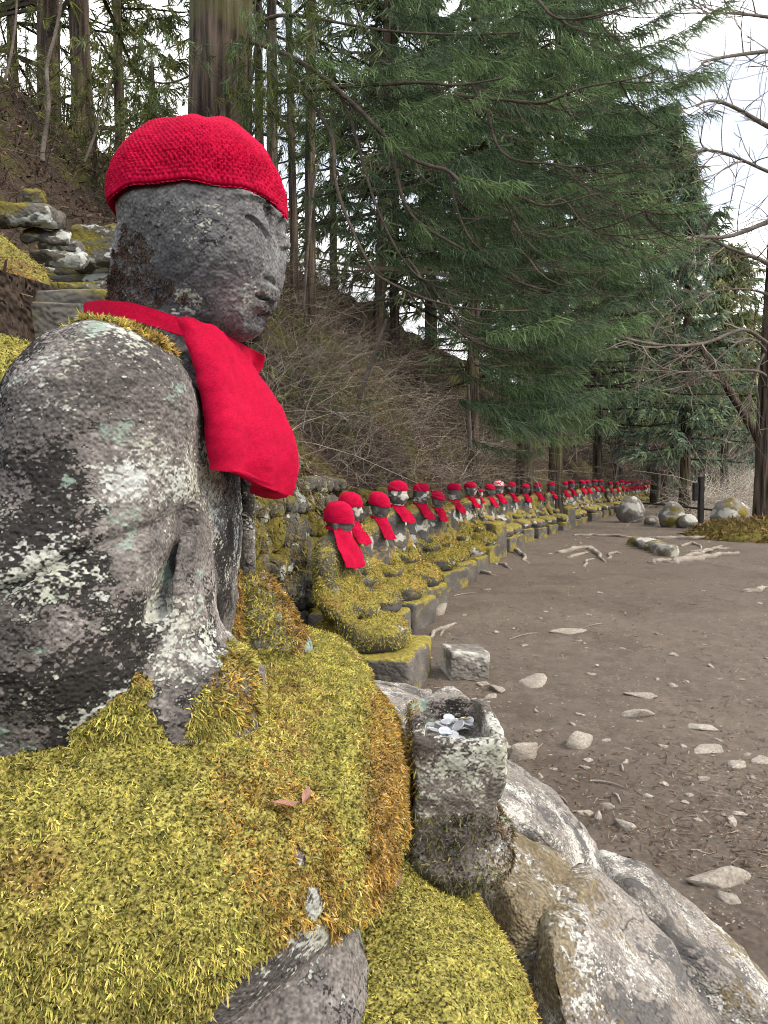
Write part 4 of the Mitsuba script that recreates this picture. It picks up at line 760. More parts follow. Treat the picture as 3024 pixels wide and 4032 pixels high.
for k, (a, b) in enumerate([((1.032,3.493), (1.18,3.418)), ((2.279,7.372), (1.984,7.095)), ((1.177,6.617), (1.495,6.879)), ((0.854,3.252), (0.798,3.336)), ((1.238,3.624), (1.256,3.715)), ((0.709,4.369), (0.691,4.64)), ((0.904,9.157), (1.239,9.422)), ((1.102,3.351), (1.103,3.252))]):
    m = tube([(a[0], a[1], float(ground_z(A(a[0]), A(a[1]))) + .008), ((a[0] + b[0]) / 2 + .01, (a[1] + b[1]) / 2 + .02, .012 + float(ground_z(A((a[0] + b[0]) / 2), A((a[1] + b[1]) / 2)))), (b[0], b[1], float(ground_z(A(b[0]), A(b[1]))) + .006)], [.006, .005, .003], 5, 3)
    one('twig', ['green twig end lying on the dirt beside the boulders' if k == 3 else 'straight dry twig on the dirt right of the boulders' if k == 0 else 'thin dry twig lying on the dirt path'][0], 'twig', m, 'm_root', True, group=None if k in (0, 3) else 'dry twigs on the path')

# ---------------------------------------------------------------- far right: boulders with an iron rail, post, mossy tree foot
for k, ((x, y), w, hh, lab) in enumerate([((9.017,25.549), .95, .98, 'left rounded boulder carrying the iron rail'), ((9.466,22.988), .78, .85, 'middle rounded boulder under the iron rail'), ((10.131,20.336), 1.05, 1.0, 'right boulder at the end of the iron rail, mossy top'), ((9.206,24.201), .5, .36, 'small low stone between the left and middle rail boulders'),
        ((9.752,22.536), .6, .48, 'pale low stone right of the middle rail boulder'), ((9.93,24.993), .5, .5, 'pale stone behind the small low stone'), ((9.739,20.518), .42, .42, 'low dark stone leaning left of the right rail boulder')]):
    m = rocky(unit(np.random.default_rng(300 + k).normal(size=(70, 3))) * A(w * .53, w * .5, hh * .62) + A(0, 0, hh * .42), .08, .10, 300 + k, 2.2)
    m.apply_translation([x, y + w * .4, float(ground_z(A(x), A(y))) - .05]); m.vertices[:, 2] = np.maximum(m.vertices[:, 2], -.1)
    one('rail_boulder', lab, 'boulder', m, 'm_far_rock', 40)
one('iron_rail', 'thin dark iron rail running between the rounded boulders', 'rail', tube([(9.854,27.2,0.667), (10.523,26,0.619), (11.147,25,0.539), (11.674,24,0.499)], .035, 8, 3), 'm_iron', True)
x, y, z = (10.446,23.4,-0.058)
po = thing('signal_post', 'dark square post with a small box on its side, standing beside the rail', 'post')
part(po, 'post', block((x, y, .80), (.085, .085, .82), .02, 80, .004, .03), 'm_iron', 40); part(po, 'side_box', block((10.255,23.4,1.165), (.075, .09, .30), .015, 81, .004, .03), 'm_iron', 40, label='small dark box fixed to the left side of the post')
part(po, 'cap', block((x, y, 1.635), (.095, .095, .03), .01, 82, .003, .02), 'm_iron', 40)
x, y = (9.855,18.378)
foot = displace(nets(lambda p: ell(p, (x + .3, y + .3, -.1), (2.1, 1.8, .62)), (x - 2.4, y - 2.2, -.15), (x + 2.8, y + 2.4, .7), .09), lambda v: .22 * (fbm(v * 1.6, 4, 7) - .5))
mf = thing('mossy_bank', 'low mossy mound at the foot of the right hand tree', 'mound')
part(mf, 'earth', foot, 'm_moss', True); rg = np.random.default_rng(9)
p, n = sample(foot, 5000, rg); mm = moss(p, n, rg, .09, .03, lambda p, n: .35 + .3 * (p[:, 0] > x), 1, .6); part(mf, 'moss', mm[0], 'm_leaf', False, mm[1] * A(.42, .34, .5), kind='stuff')
for k in range(6):
    a = k / 5; (xa, ya), (xb, yb) = (6.044,16.64), (5.823,14.343)
    one('kerb_stone', f'mossy dark kerb stone edging the tree foot, {["farthest", "second farthest", "third", "fourth", "fifth", "nearest"][k]} of the short line', 'kerb stone', rocky(np.random.default_rng(330 + k).uniform(-1, 1, (26, 3)) * A(.32, .24, .17) + A(xa + (xb - xa) * a, ya + (yb - ya) * a + .1, .06), .06, .03, 330 + k, 4), 'm_far_rock', 35)

# ---------------------------------------------------------------- left: boulder, steps, slabs on the slope
sl = thing('mossy_boulder', 'big gold green mossy boulder at the left edge beside the steps', 'boulder')
mb_ = rocky([(-2.861,4.6,3.092), (-2.561,4.7,3.133), (-2.274,4.6,2.961), (-2.098,4.5,2.773), (-2.15, 4.5, 2.7), (-2.041,4.4,2.548), (-2.503,4,2.325), (-2.239,4.2,2.794), (-2.055,4.15,2.647), (-2.4, 5.2, 2.2), (-3.3, 5.2, 2.3), (-3.2, 4.1, 2.2), (-2.2, 4.2, 2.2)], .05, .05, 51, 2.5)
part(sl, 'rock', mb_, 'm_moss', True); rg = np.random.default_rng(52); p, n = sample(mb_, 14000, rg, lambda p, n: fbm(p * 3, 3, 5) + .2 * n[:, 2] > .45)
mm = moss(p, n, rg, .018, .0065, lambda p, n: .35 + .3 * fbm(p * 2, 2, 7), 1, .3); part(sl, 'moss', mm[0], 'm_leaf', False, mm[1] * A(.55, .5, .8), kind='stuff')
rb = displace(nets(lambda p: ell(p, (-1.22, 2.05, 1.62), (.34, .45, .33)), (-1.7, 1.5, 1.2), (-.8, 2.6, 2.05), .02), lambda v: .14 * (fbm(v * 3, 3, 3) - .5))
sl = thing('mossy_bank', 'bright yellow green moss bank behind the back of the big statue', 'mound'); part(sl, 'earth', rb, 'm_moss', True)
p, n = sample(rb, 12000, rg, lambda p, n: p[:, 1] < 2.3); mm = moss(p, n, rg, .014, .0045, lambda p, n: .22 + 0 * p[:, 0], 2, .4); part(sl, 'moss', mm[0], 'm_leaf', False, mm[1] * .8, kind='stuff')
one('stone_slab', 'long lichened stone slab behind the shoulder of the big statue', 'stone slab', block((-1.469,3,2.2), (.42, .22, .042), .012, 90, .012, .02, rotz(-.06)), 'm_wall', 40)
one('stone_slab', 'second grey slab just under the long lichened one at left', 'stone slab', block(A(*(-1.398,2.95,2.143)) - A(0, 0, .30), (.42, .22, .348), .012, 91, .014, .03, rotz(.03)), 'm_wall', 40)
st = thing('stone_steps', 'worn grey stone steps climbing the slope behind the head of the big statue', 'steps')
STEPS = [(-3.149,7.6,3.77), (-2.952,7.2,3.568), (-2.755,6.8,3.38), (-2.569,6.4,3.196), (-2.387,6,3.018), (-2.207,5.6,2.856)]
for k, c in enumerate(STEPS):
    part(st, 'step', block((c[0], c[1] + .25, c[2] - .05), (.52 - .02 * k, .30, .055), .012, 95 + k, .012, .03, rotz(-.12)), 'm_wall', 40)
for lab, c, b, an in [('upright square stone with white lichen beside the top of the steps', (-2.81,7.2,3.774), (.26, .2, .2), -.1), ('long grey stone lying on the slope above the big mossy boulder', (-2.716,5.3,3.442), (.32, .2, .07), .1), ('upright narrow grey stone behind the lying one', (-2.697,5.6,3.597), (.07, .09, .15), .2),
                      ('flat grey stone wedged above the mossy boulder', (-2.528,5.4,3.328), (.17, .12, .035), .25), ('low dark flat stone left of the steps', (-2.607,5.8,3.287), (.2, .14, .06), .2), ('flat stone at the foot of the steps', (-2.285,5.3,2.864), (.16, .12, .08), .1), ('dark square stone right of the flat ones', (-2.631,5.9,3.412), (.16, .14, .05), .15)]:
    one('slope_stone', lab, 'stone', block(c, b, .03, int(c[0] * -100) % 50 + 3, .03, max(b) / 9, rotz(an) @ A([1, 0, 0], [0, math.cos(an * 2), -math.sin(an * 2)], [0, math.sin(an * 2), math.cos(an * 2)])), 'm_wall', 45)

# ---------------------------------------------------------------- vegetation
def brush(n, ys_, ts, ln, rad, seed, cols, zup=.9, twigs=2, xf=None, keep=None):
    rg = np.random.default_rng(seed); y = rg.uniform(*ys_, n); t = rg.uniform(*ts, n)
    x = WX(y) - t if xf is None else xf(y, rg, n); z = hill(x, y) if xf is None else ground_z(x, y)
    if keep is not None: k_ = keep(x, y); x, y, z = x[k_], y[k_], z[k_]; n = len(x)
    L = rg.uniform(*ln, n) * (.5 + fbm(np.stack([x, y, z], -1) * .6, 2, seed) ); k = 5; s = np.linspace(0, 1, k)[None, :, None]
    D = unit(np.stack([rg.normal(0, .55, n) + .25, rg.normal(0, .55, n) - .1, rg.uniform(.25, 1, n) * zup], -1)); C = np.stack([rg.normal(0, .35, n) + .25, rg.normal(0, .35, n), -rg.uniform(.1, .8, n)], -1)
    P = np.stack([x, y, z - .05], -1)[:, None] + (D[:, None] * s + C[:, None] * s**2) * L[:, None, None] + .03 * L[:, None, None] * np.cumsum(rg.normal(size=(n, k, 3)), 1) * s
    r = rg.uniform(*rad, n) * (.4 + .085 * y); c = pick(rg, cols, n) * rg.uniform(.5, 1.25, (n, 1))
    out = [tubes(P, r, r * .35, c)]
    for q in range(twigs):
        i = rg.integers(2, k - 1, n); b = P[np.arange(n), i]; d = unit(P[np.arange(n), i] - P[np.arange(n), i - 1]); dd = unit(d + .9 * rg.normal(size=(n, 3))); l2 = L * rg.uniform(.15, .45, n)
        s4 = np.linspace(0, 1, 3)[None, :, None]; P2 = b[:, None] + dd[:, None] * s4 * l2[:, None, None] + (rg.normal(0, .2, (n, 3)) * l2[:, None])[:, None] * s4**2
        out.append(tubes(P2, r * .55, r * .25, c))
    return join(out)
TAN = [(.27, .22, .175), (.37, .32, .265), (.20, .16, .125), (.52, .47, .40), (.15, .12, .095)]
mm = brush(6200, (5, 24), (.05, 8.5), (.6, 1.7), (.0022, .0042), 61, TAN, keep=lambda x, y: x > -.20 * y - .2); one('dry_brush', 'tangle of dry tan stems and twigs covering the slope behind the statues', 'brush', mm[0], 'm_colour', False, mm[1], kind='stuff')
mm = brush(1500, (22, 60), (.0, 10), (.8, 2.2), (.0020, .0035), 62, TAN); one('far_brush', 'dry grey brush on the far slope under the dark trees', 'brush', mm[0], 'm_colour', False, mm[1], kind='stuff')
mm = brush(1500, (2, 20), (1.2, 10), (.5, 1.6), (.0028, .0055), 63, [(.10, .08, .062), (.18, .15, .12), (.06, .05, .038)], 1.2, 1, keep=lambda x, y: x < -.18 * y); one('slope_twigs', 'thin bare twigs and saplings on the dark slope at left', 'twigs', mm[0], 'm_colour', False, mm[1], kind='stuff')
mm = brush(2300, (25, 48), (0, 1), (1.6, 4.4), (.0024, .004), 64, [(.58, .53, .46), (.68, .63, .56), (.44, .39, .33)], 1.1, 3, lambda y, rg, n: RSM(y) + 4.4 + rg.uniform(0, 1, n)**1.3 * 9); one('bank_brush', 'pale bleached brush on the river bank behind the iron rail', 'brush', mm[0], 'm_colour', False, mm[1], kind='stuff')
# leaf litter and bamboo grass on the slope
rg = np.random.default_rng(71); n = 36000; y = 2.2 + 22 * rg.random(n)**1.3; t = rg.uniform(0, 9, n); x = WX(y) - t; P = np.stack([x, y, hill(x, y) + .012], -1)
mm = strips(P, unit(rg.normal(size=(n, 3)) * A(1, 1, .5)), rg.uniform(.03, .07, n) * (.6 + .06 * y), rg.uniform(.018, .04, n) * (.6 + .06 * y), unit(rg.normal(size=(n, 3)) * A(1, 1, .5)), rg.normal(0, .012, (n, 3)), [.9, .5], pick(rg, [(.12, .075, .05), (.17, .11, .075), (.07, .045, .033), (.22, .16, .12)], n) * rg.uniform(.4, 1.2, (n, 1)))
one('leaf_litter', 'brown fallen leaves covering the slope', 'leaf litter', mm[0], 'm_colour', False, mm[1], kind='stuff')
n = 5200; y = rg.uniform(7, 17, n); t = rg.uniform(.4, 6, n); x = WX(y) - t; z = hill(x, y); k = fbm(np.stack([x * .8, y * .5, z * .8], -1), 3, 5) > .53; P = np.stack([x, y, z + rg.uniform(0, .7, n)], -1)[k]; n = len(P)
mm = strips(P, unit(rg.normal(size=(n, 3)) * A(1, 1, .6) + A(.4, -.2, -.1)), rg.uniform(.12, .28, n), rg.uniform(.018, .032, n), unit(rg.normal(size=(n, 3))), A(0, 0, -.06) * rg.random((n, 1)), [.3, 1, .7, .1], pick(rg, [(.10, .125, .04), (.15, .17, .06), (.07, .10, .03)], n))
one('bamboo_grass', 'green bamboo grass leaves among the dry brush', 'bamboo grass', mm[0], 'm_leaf', False, mm[1], kind='stuff')

# ---- conifers
def shrub(label, c, spread, n, L, W_, seed, cols):
    rg = np.random.default_rng(seed); P = A(*c) + rg.normal(size=(n, 3)) * A(*spread); tr = thing('evergreen_shrub', label, 'shrub')
    st_ = np.stack([A(*c) - A(0, 0, spread[2] * 2) + rg.normal(size=(14, 3)) * A(.2, .2, 0), A(*c) + rg.normal(size=(14, 3)) * A(*spread) * .4, A(*c) + rg.normal(size=(14, 3)) * A(*spread)], 1); b = tubes(st_, np.full(14, .02), np.full(14, .006), np.tile(A(.07, .055, .04), (14, 1))); part(tr, 'stems', b[0], 'm_colour', False, b[1])
    f = sprays(P, unit(rg.normal(size=(n, 3)) * A(1, 1, .5)), L, W_, rg, cols, .5, 16); part(tr, 'foliage', f[0], 'm_leaf', False, f[1], kind='stuff')
GREEN = [(.095, .13, .078), (.12, .165, .092), (.15, .205, .105), (.066, .092, .06), (.18, .225, .115)]
def sprays(P, D, L, W_, rg, cols, droop=.5, per=10, spread=.8, prof=(.7, 1, .2), shade=None):
    """Feathery hanging twigs round the points P, each with a main direction D."""
    n = len(P); i = np.repeat(np.arange(n), per); m = len(i)
    d = unit(D[i] * .7 + rg.normal(size=(m, 3)) * spread * .6 + A(0, 0, -droop))
    l = L * rg.uniform(.5, 1.25, m); B = np.stack([rg.normal(0, .15, m), rg.normal(0, .15, m), -droop * rg.uniform(.1, .7, m)], -1) * l[:, None]
    c = pick(rg, cols, n)[i] * rg.uniform(.55, 1.3, (m, 1))
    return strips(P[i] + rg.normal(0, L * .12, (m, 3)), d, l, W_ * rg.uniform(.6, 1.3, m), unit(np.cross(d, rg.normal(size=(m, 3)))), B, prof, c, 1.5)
def trunk(x, y, r, top, seed, z0=None, lean=(0, 0), sides=22, root=1.35):
    z0 = (float(hill(A(x), A(y))) if x < WX(y) else float(ground_z(A(x), A(y)))) - .2 if z0 is None else z0
    zs = np.linspace(z0, top, 14); s = (zs - z0) / (top - z0)
    m = tube(np.stack([x + lean[0] * s, y + lean[1] * s, zs], -1), r * (1 - .35 * s + (root - 1) * np.exp(-s * 16)), sides, 3)
    return displace(m, lambda v: r * .35 * (fbm(v * A(4, 4, .35) / max(r, .15) * .35, 3, seed) - .5) + r * .2 * (fbm(v * A(2, 2, .4), 2, seed) - .5)), z0
def crown(x, y, z0, z1, R, nb, per, L, W_, seed, cols, droop=.5, gap=.0, rmin=.15, shape=1.):
    """Whorled drooping branches from the trunk, each carrying sprays along its outer part."""
    rg = np.random.default_rng(seed); h = z0 + (z1 - z0) * rg.random(nb)**.9; a = rg.uniform(0, 2 * PI, nb); s = (h - z0) / (z1 - z0)
    reach = R * np.clip(1.08 - s, .06, 1)**shape * rg.uniform(.6, 1.15, nb); keep = rg.random(nb) > gap; h, a, reach = h[keep], a[keep], reach[keep]; nb = len(h)
    k = 8; u = np.linspace(rmin, 1, k)[None]; dr_ = reach[:, None] * u
    P = np.stack([x + np.cos(a)[:, None] * dr_, y + np.sin(a)[:, None] * dr_, h[:, None] - .30 * droop * dr_ * u + .18 * dr_ * u**2], -1) + rg.normal(0, .06 * R * .3, (nb, k, 3))
    D = np.stack([np.cos(a), np.sin(a), 0 * a], -1)[:, None] * np.ones((1, k, 1))
    br = np.stack([x + np.cos(a)[:, None] * dr_ * A(0, .5, .9, 1)[None] if False else x + np.cos(a)[:, None] * reach[:, None] * A(0, .4, .75, 1.)[None], y + np.sin(a)[:, None] * reach[:, None] * A(0, .4, .75, 1.)[None], h[:, None] + reach[:, None] * A(0, -.04, -.12, -.12)[None] * droop], -1)
    return sprays(P.reshape(-1, 3), D.reshape(-1, 3), L, W_, rg, cols, droop, per), tubes(br, reach * .012 + .012, reach * .003 + .004, np.tile(A(.05, .04, .032), (nb, 1)))
TREES = [  # pixel x at depth Y, diameter, lean, crown (z0, z1, R, branches, per, gap), label
    (-2.4, (-6.925,15,8.576), .44, (.1, 0), (9.5, 24, 4.2, 80, 8, .35), 'reddish barked straight tree trunk at the upper left'), (-2.4, (-5.793,14,8.104), .40, (-.15, 0), (11, 24, 4, 75, 8, .35), 'dark straight tree trunk second from the left'),
    (0, (-7.242,20,10.935), .30, (-.1, 0), (10, 24, 4, 75, 8, .35), 'slim grey tree trunk left of the cap'), (0, (-2.308,15,7.637), .24, (0, 0), (9, 22, 3, 50, 8, .35), 'slim dark trunk just right of the big cedar'), (0, (-2.095,17,8.241), .20, (-.2, 0), (12, 22, 3, 40, 8, .3), 'thin trunk right of the cap against the sky'),
    (0, (-1.657,16,7.24), .26, (.1, 0), (12, 22, 3, 40, 8, .3), 'darker trunk right of the thin one'), (0, (-3.611,21,11.406), .3, (0, 0), (11, 24, 4, 50, 8, .3), 'trunk half hidden behind the big cedar'), (0, (-0.187,20,7.156), .34, (.4, 0), (8, 22, 4.5, 90, 10, .1), 'leaning trunk on the ridge behind the hanging branches'),
    (0, (0.318,22,7.722), .3, (0, 0), (7, 22, 4.5, 110, 10, .1), 'pale trunk on the ridge behind the hanging branches'), (0, (2.348,19,3.224), .34, (.1, 0), (6, 22, 4.6, 130, 10, 0), 'grey trunk rising from the brush at the middle'), (0, (4.15,21,1.637), .52, (0, 0), (4.6, 24, 5, 150, 10, 0), 'thick brown trunk just behind the statues'),
    (0, (5.428,22.5,1.646), .42, (0, 0), (4.2, 24, 5, 150, 10, 0), 'grey trunk second behind the statues'), (0, (18.642,48,1.812), 1.0, (0, 0), (4.8, 26, 8, 150, 10, 0), 'dark trunk at the far end of the row of statues'), (0, (14.482,44,1.786), .5, (0, 0), (4.5, 24, 7, 130, 10, 0), 'thin far trunk before the end of the row'),
    (0, (-9.679,19,11.055), .3, (0, 0), (9, 22, 4.5, 90, 8, .3), 'trunk at the upper left corner'), (0, (-8.605,27,14.237), .3, (0, 0), (9.5, 22, 5, 65, 9, .4), 'far thin trunk behind the red cap'), (0, (-1.9,27,9.821), .3, (0, 0), (10, 24, 4, 60, 9, .2), 'far thin trunk in the gap beside the hanging branches')]
OLIVE = [(.060, .080, .028), (.09, .11, .035), (.04, .055, .024), (.12, .13, .045)]
for k, (_, (x, y, z), dia, ln, (z0, z1, R, nb, per, gap), lab) in enumerate(TREES):
    tr = thing('cedar_tree', lab, 'tree', 'straight trees on the slope')
    m, _z = trunk(x, y, dia / 2, 17 if k not in (12, 13) else 22, 400 + k, None, ln); part(tr, 'trunk', m, 'm_bark', True)
    cols = OLIVE if k in (0, 1, 2, 14, 15) else GREEN
    s = y / 20
    cr_, brn = crown(x, y, z0, z1, R, nb, per, .30 * s + .08, .034 * s + .008, 500 + k, cols, .55, gap); part(tr, 'crown', cr_[0], 'm_leaf', False, cr_[1], kind='stuff'); part(tr, 'branches', brn[0], 'm_colour', False, brn[1], kind='stuff')
for lab, c, sp, n, sd in [('olive evergreen shrub at the upper left corner, before the reddish trunk', (-6.278,12.5,8.253), (.7, .8, .8), 240, 1), ('olive green shrub between the two left trunks', (-6.06,14,8.628), (.45, .6, .7), 130, 2), ('green shrub left of the cap on the slope edge', (-4.632,12,6.936), (.5, .6, .45), 130, 3), ('pale green shrub right of the slim grey trunk', (-5.841,18,10.777), (.9, .8, .9), 200, 4),
                        ('light green shrub on the ridge right of the face', (-1.337,22,7.931), (1.3, 1., .8), 220, 5)]:
    shrub(lab, c, sp, n, .13 if sd < 4 else .22, .013 if sd < 4 else .026, 800 + sd, [(.10, .12, .045), (.15, .165, .06), (.07, .085, .035), (.19, .20, .08)])
BACK = [((13.13,31,1.702), (2.4, 14.0, 3.0, 150, 10), 'blue green conifer with a tall crown behind the path'), ((19.156,40,1.76), (4.5, 14.5, 4.2, 145, 10), 'yellow green conifer at the right of the crown line'), ((10.194,34,1.721), (4.0, 21., 5, 150, 10), 'dark conifer behind the hanging cedar branches'), ((27.952,60,1.89), (1.0, 13., 7, 150, 10), 'far dark conifer over the end of the path'),
        ((24.516,66,1.929), (3.0, 17., 8, 150, 10), 'far conifer closing the end of the path'), ((36.121,72,1.968), (1., 13., 8, 145, 10), 'far conifer low at the right'), ((14.433,54,1.851), (3.5, 20, 7, 145, 10), 'far conifer behind the grey trunk'), ((5.07,30,4.222), (6.5, 20, 4.5, 130, 9), 'conifer behind the middle of the hanging branches'), ((1.82,28,5.843), (8, 23, 4.5, 170, 12), 'conifer on the ridge left of the middle')]
for k, ((x, y, z), (z0, z1, R, nb, per), lab) in enumerate(BACK):
    tr = thing('conifer', lab, 'tree', 'conifers behind the path'); m, _z = trunk(x, y, .22, z1 - 1, 450 + k, None, (0, 0), 10); part(tr, 'trunk', m, 'm_bark', True)
    s = y / 30; cols = [(.15, .21, .155), (.20, .265, .185), (.24, .30, .18), (.11, .16, .12)] if k in (0, 3, 4, 5) else [(.20, .235, .12), (.29, .29, .15), (.14, .185, .10)] if k == 1 else GREEN
    cr_, brn = crown(x, y, z0, z1, R, nb, per, .34 * s, .066 * s, 550 + k, cols, .5, 0, .1, .8); part(tr, 'crown', cr_[0], 'm_leaf', False, cr_[1], kind='stuff'); part(tr, 'branches', brn[0], 'm_colour', False, brn[1], kind='stuff')

# ---- the big cedar whose branches hang over the row
x, y, z = (-2.428,10.6,6.831)
ced = thing('great_cedar', 'huge cedar trunk behind the red cap, its long drooping branches hanging over the statues', 'tree')
m, _z = trunk(x, y, .50, 16, 600, None, (.12, 0), 120, 1.2); m = displace(m, lambda v: .07 * (fbm(v * A(13, 13, .45), 3, 6) - .5)); part(ced, 'trunk', m, 'm_bark', True)
LIMBS = [([(-2.069,10.5,7.009), (-1.47,10.2,6.966), (-0.62,9.8,6.788), (0.459,9.2,6.539), (0.816,9,6.396), (1.386,8.7,6.308)], .060), ([(0.91,9.2,6.436), (1.046,9.1,6.252), (1.453,8.9,6.148), (1.914,8.7,6.043), (2.247,8.5,6.055), (2.731,8.3,6.092), (3.128,8.2,6.184)], .045),
    ([(-1.928,10.5,7.822), (-1.077,10,7.212), (-0.614,9.7,6.662), (-0.141,9.4,6.204), (0.346,9.1,5.582), (0.737,8.9,5.37), (1.05,8.8,5.133), (1.379,8.6,4.878), (1.794,8.4,4.731), (2.177,8.3,4.692), (2.449,8.2,4.752)], .058), ([(-1.229,10.2,7.105), (-0.905,9.9,6.528), (-0.696,9.7,6.046), (-0.604,9.5,5.494), (-0.48,9.3,4.889), (-0.208,9.1,4.305), (-0.02,9,4.04), (0.337,8.8,3.787), (0.862,8.6,3.599), (1.703,8.4,3.496)], .052),
    ([(-0.816,9.9,6.818), (-0.54,9.8,6.557), (-0.334,9.6,5.843), (-0.099,9.4,5.115), (0.239,9.2,4.376), (0.536,9.1,4.01), (1.081,9,3.839)], .045), ([(-0.181,9.6,6.268), (0.051,9.4,5.528), (0.277,9.3,5.077), (0.54,9.2,4.708), (0.968,9,4.382), (1.25,8.9,4.243), (1.6,8.8,3.966), (2.268,8.6,3.735), (2.449,8.5,3.764), (2.654,8.5,3.947)], .042),
    ([(1.149,9,6.222), (1.253,9,6.071), (1.457,8.9,5.632), (1.921,8.7,5.299), (2.251,8.6,5.186), (2.643,8.4,5.2), (2.979,8.3,5.421)], .036), ([(0.759,9.1,5.451), (0.906,9.1,5.109), (1.118,9,4.49), (1.468,8.9,4.102), (1.707,8.8,3.927)], .028), ([(1.395,8.7,4.917), (1.503,8.7,4.676), (1.577,8.7,4.456), (1.771,8.6,4.189), (2.024,8.5,4.093)], .022),
    ([(0.299,9.2,4.335), (0.465,9.2,4.038), (0.76,9.1,3.645), (1.049,9,3.329), (1.475,8.9,3.126), (2.162,8.7,3.017)], .034), ([(0.765,9.1,3.842), (0.871,9.1,3.68), (1.049,9,3.185), (1.126,9,2.96)], .028), ([(1.331,8.4,7.178), (1.731,8.2,6.892), (1.876,8.1,6.637), (2.333,8,6.603), (2.778,7.9,6.666)], .036), ([(2.06,8.7,5.278), (2.252,8.6,5.153), (2.402,8.5,4.94), (2.714,8.4,4.731), (3.157,8.3,4.593)], .026),
    ([(1.963,8.5,4.774), (2.197,8.5,4.769), (2.379,8.4,4.461), (2.623,8.3,4.341), (3.091,8.2,4.328)], .026), ([(-1.811,10.6,8.079), (-1.237,10.3,8.02), (-0.183,9.8,7.582), (0.761,9.2,7.096), (1.603,8.7,6.846)], .05), ([(-2.666,10.5,7.433), (-3.039,10.4,7.183), (-3.402,10.3,7.224), (-3.753,10.2,7.453)], .03), ([(-1.94,10.5,6.453), (-1.622,10.2,6.63), (-1.206,10,6.778)], .03)]
limbs_w = []
for pts, r in LIMBS:
    P = np.asarray(pts, float); n = len(P); R_ = r * np.linspace(1, .3, n) * .58
    P[1:-1] += np.random.default_rng(int(r * 1e4) + n).normal(0, .03, P[1:-1].shape)
    part(ced, 'limb', displace(tube(P, R_, 8, 5), lambda v: r * .3 * (fbm(v * 14, 2, 3) - .5)), 'm_limb', True); limbs_w.append(P)
rg = np.random.default_rng(91)
from shapely.geometry import Polygon, Point
import shapely
PX = lambda L_: Polygon([(a[0], a[2]) for a in L_])
full = PX([(-1.114,9.3,7.958), (3.411,9.3,7.958), (3.847,9.3,6.582), (3.988,9.3,5.421), (3.881,9.3,4.719), (3.655,9.3,4.012), (3.003,9.3,3.538), (2.65,9.3,3.002), (2.475,9.3,2.464), (1.753,9.3,2.344), (1.327,9.3,2.943), (0.842,9.3,3.894), (0.122,9.3,4.895), (-0.413,9.3,5.48), (-0.828,9.3,5.887), (-1.12,9.3,6.755)])
dense = PX([(0.414,9.3,7.958), (3.352,9.3,7.958), (3.79,9.3,6.466), (3.93,9.3,5.305), (3.652,9.3,4.189), (2.823,9.3,3.538), (1.745,9.3,3.3), (1.019,9.3,4.366), (0.419,9.3,5.421), (0.299,9.3,6.466)])
def inside(poly, n):
    a, b, c, d = poly.bounds; q = np.stack([rg.uniform(a, c, n * 4), rg.uniform(b, d, n * 4)], -1); return q[shapely.contains_xy(poly, q[:, 0], q[:, 1])][:n]
q = np.vstack([inside(full, 60), inside(dense, 200), inside(PX([(1.503,9.3,3.538), (2.704,9.3,3.419), (2.778,9.3,2.344), (1.816,9.3,1.983)]), 42)]); n = len(q); k = 15
st_ = np.stack([q[:, 0] - .5, rg.uniform(8.7, 12.3, n), q[:, 1] + .1], -1); d = unit(np.stack([rg.uniform(.5, 1, n), rg.normal(0, .45, n), rg.uniform(-.55, .05, n)], -1)); Ls = rg.uniform(.7, 1.5, n)
s = np.linspace(0, 1, k)[None, :, None]; path = st_[:, None] + (d[:, None] * s + A(.05, 0, .28) * s**2) * Ls[:, None, None]
tw_ = tubes(path[:, ::2], .008 + 0 * Ls, .003 + 0 * Ls, np.tile(A(.11, .09, .075), (n, 1)))
D = np.gradient(path, axis=1); D = unit(D)
tone = pick(rg, [(.080, .122, .070), (.115, .165, .085), (.15, .225, .105), (.10, .145, .09)], n)
i = np.repeat(np.arange(n), k); PP = path.reshape(-1, 3); DD = D.reshape(-1, 3)
m_ = 18; ii = np.repeat(np.arange(len(PP)), m_); N = len(ii)
dd = unit(DD[ii] * .8 + rg.normal(size=(N, 3)) * .42 + A(0, 0, -.65)); l = .155 * rg.uniform(.5, 1.4, N)
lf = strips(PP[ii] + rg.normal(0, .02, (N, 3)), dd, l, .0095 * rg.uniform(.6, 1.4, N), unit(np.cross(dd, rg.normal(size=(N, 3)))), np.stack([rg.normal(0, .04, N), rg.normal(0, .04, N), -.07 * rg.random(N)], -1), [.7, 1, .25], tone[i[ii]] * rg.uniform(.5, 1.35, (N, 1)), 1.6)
part(ced, 'foliage', lf[0], 'm_leaf', False, lf[1], kind='stuff', label='dense dark green hanging cedar sprays'); part(ced, 'twigs', tw_[0], 'm_colour', False, tw_[1], kind='stuff')
n = 240; li = rg.integers(0, 14, n); cs = [CubicSpline(np.arange(len(P)), P) for P in limbs_w]; tt = np.array([rg.uniform(.6, len(limbs_w[i_]) - 1) for i_ in li]); b = np.array([cs[i_](v) for i_, v in zip(li, tt)])
s6 = np.linspace(0, 1, 6)[None, :, None]; d6 = unit(np.stack([rg.uniform(.2, 1, n), rg.normal(0, .35, n), rg.uniform(-1.1, -.1, n)], -1)); L6 = rg.uniform(.4, 1.3, n)[:, None, None]
Q = b[:, None] + (d6[:, None] * s6 + A(.25, 0, .45) * s6**2) * L6; dt = tubes(Q, rg.uniform(.004, .011, n), np.full(n, .003), pick(rg, [(.12, .10, .085), (.20, .175, .15), (.07, .055, .045)], n))
part(ced, 'bare_twigs', dt[0], 'm_colour', False, dt[1], kind='stuff')
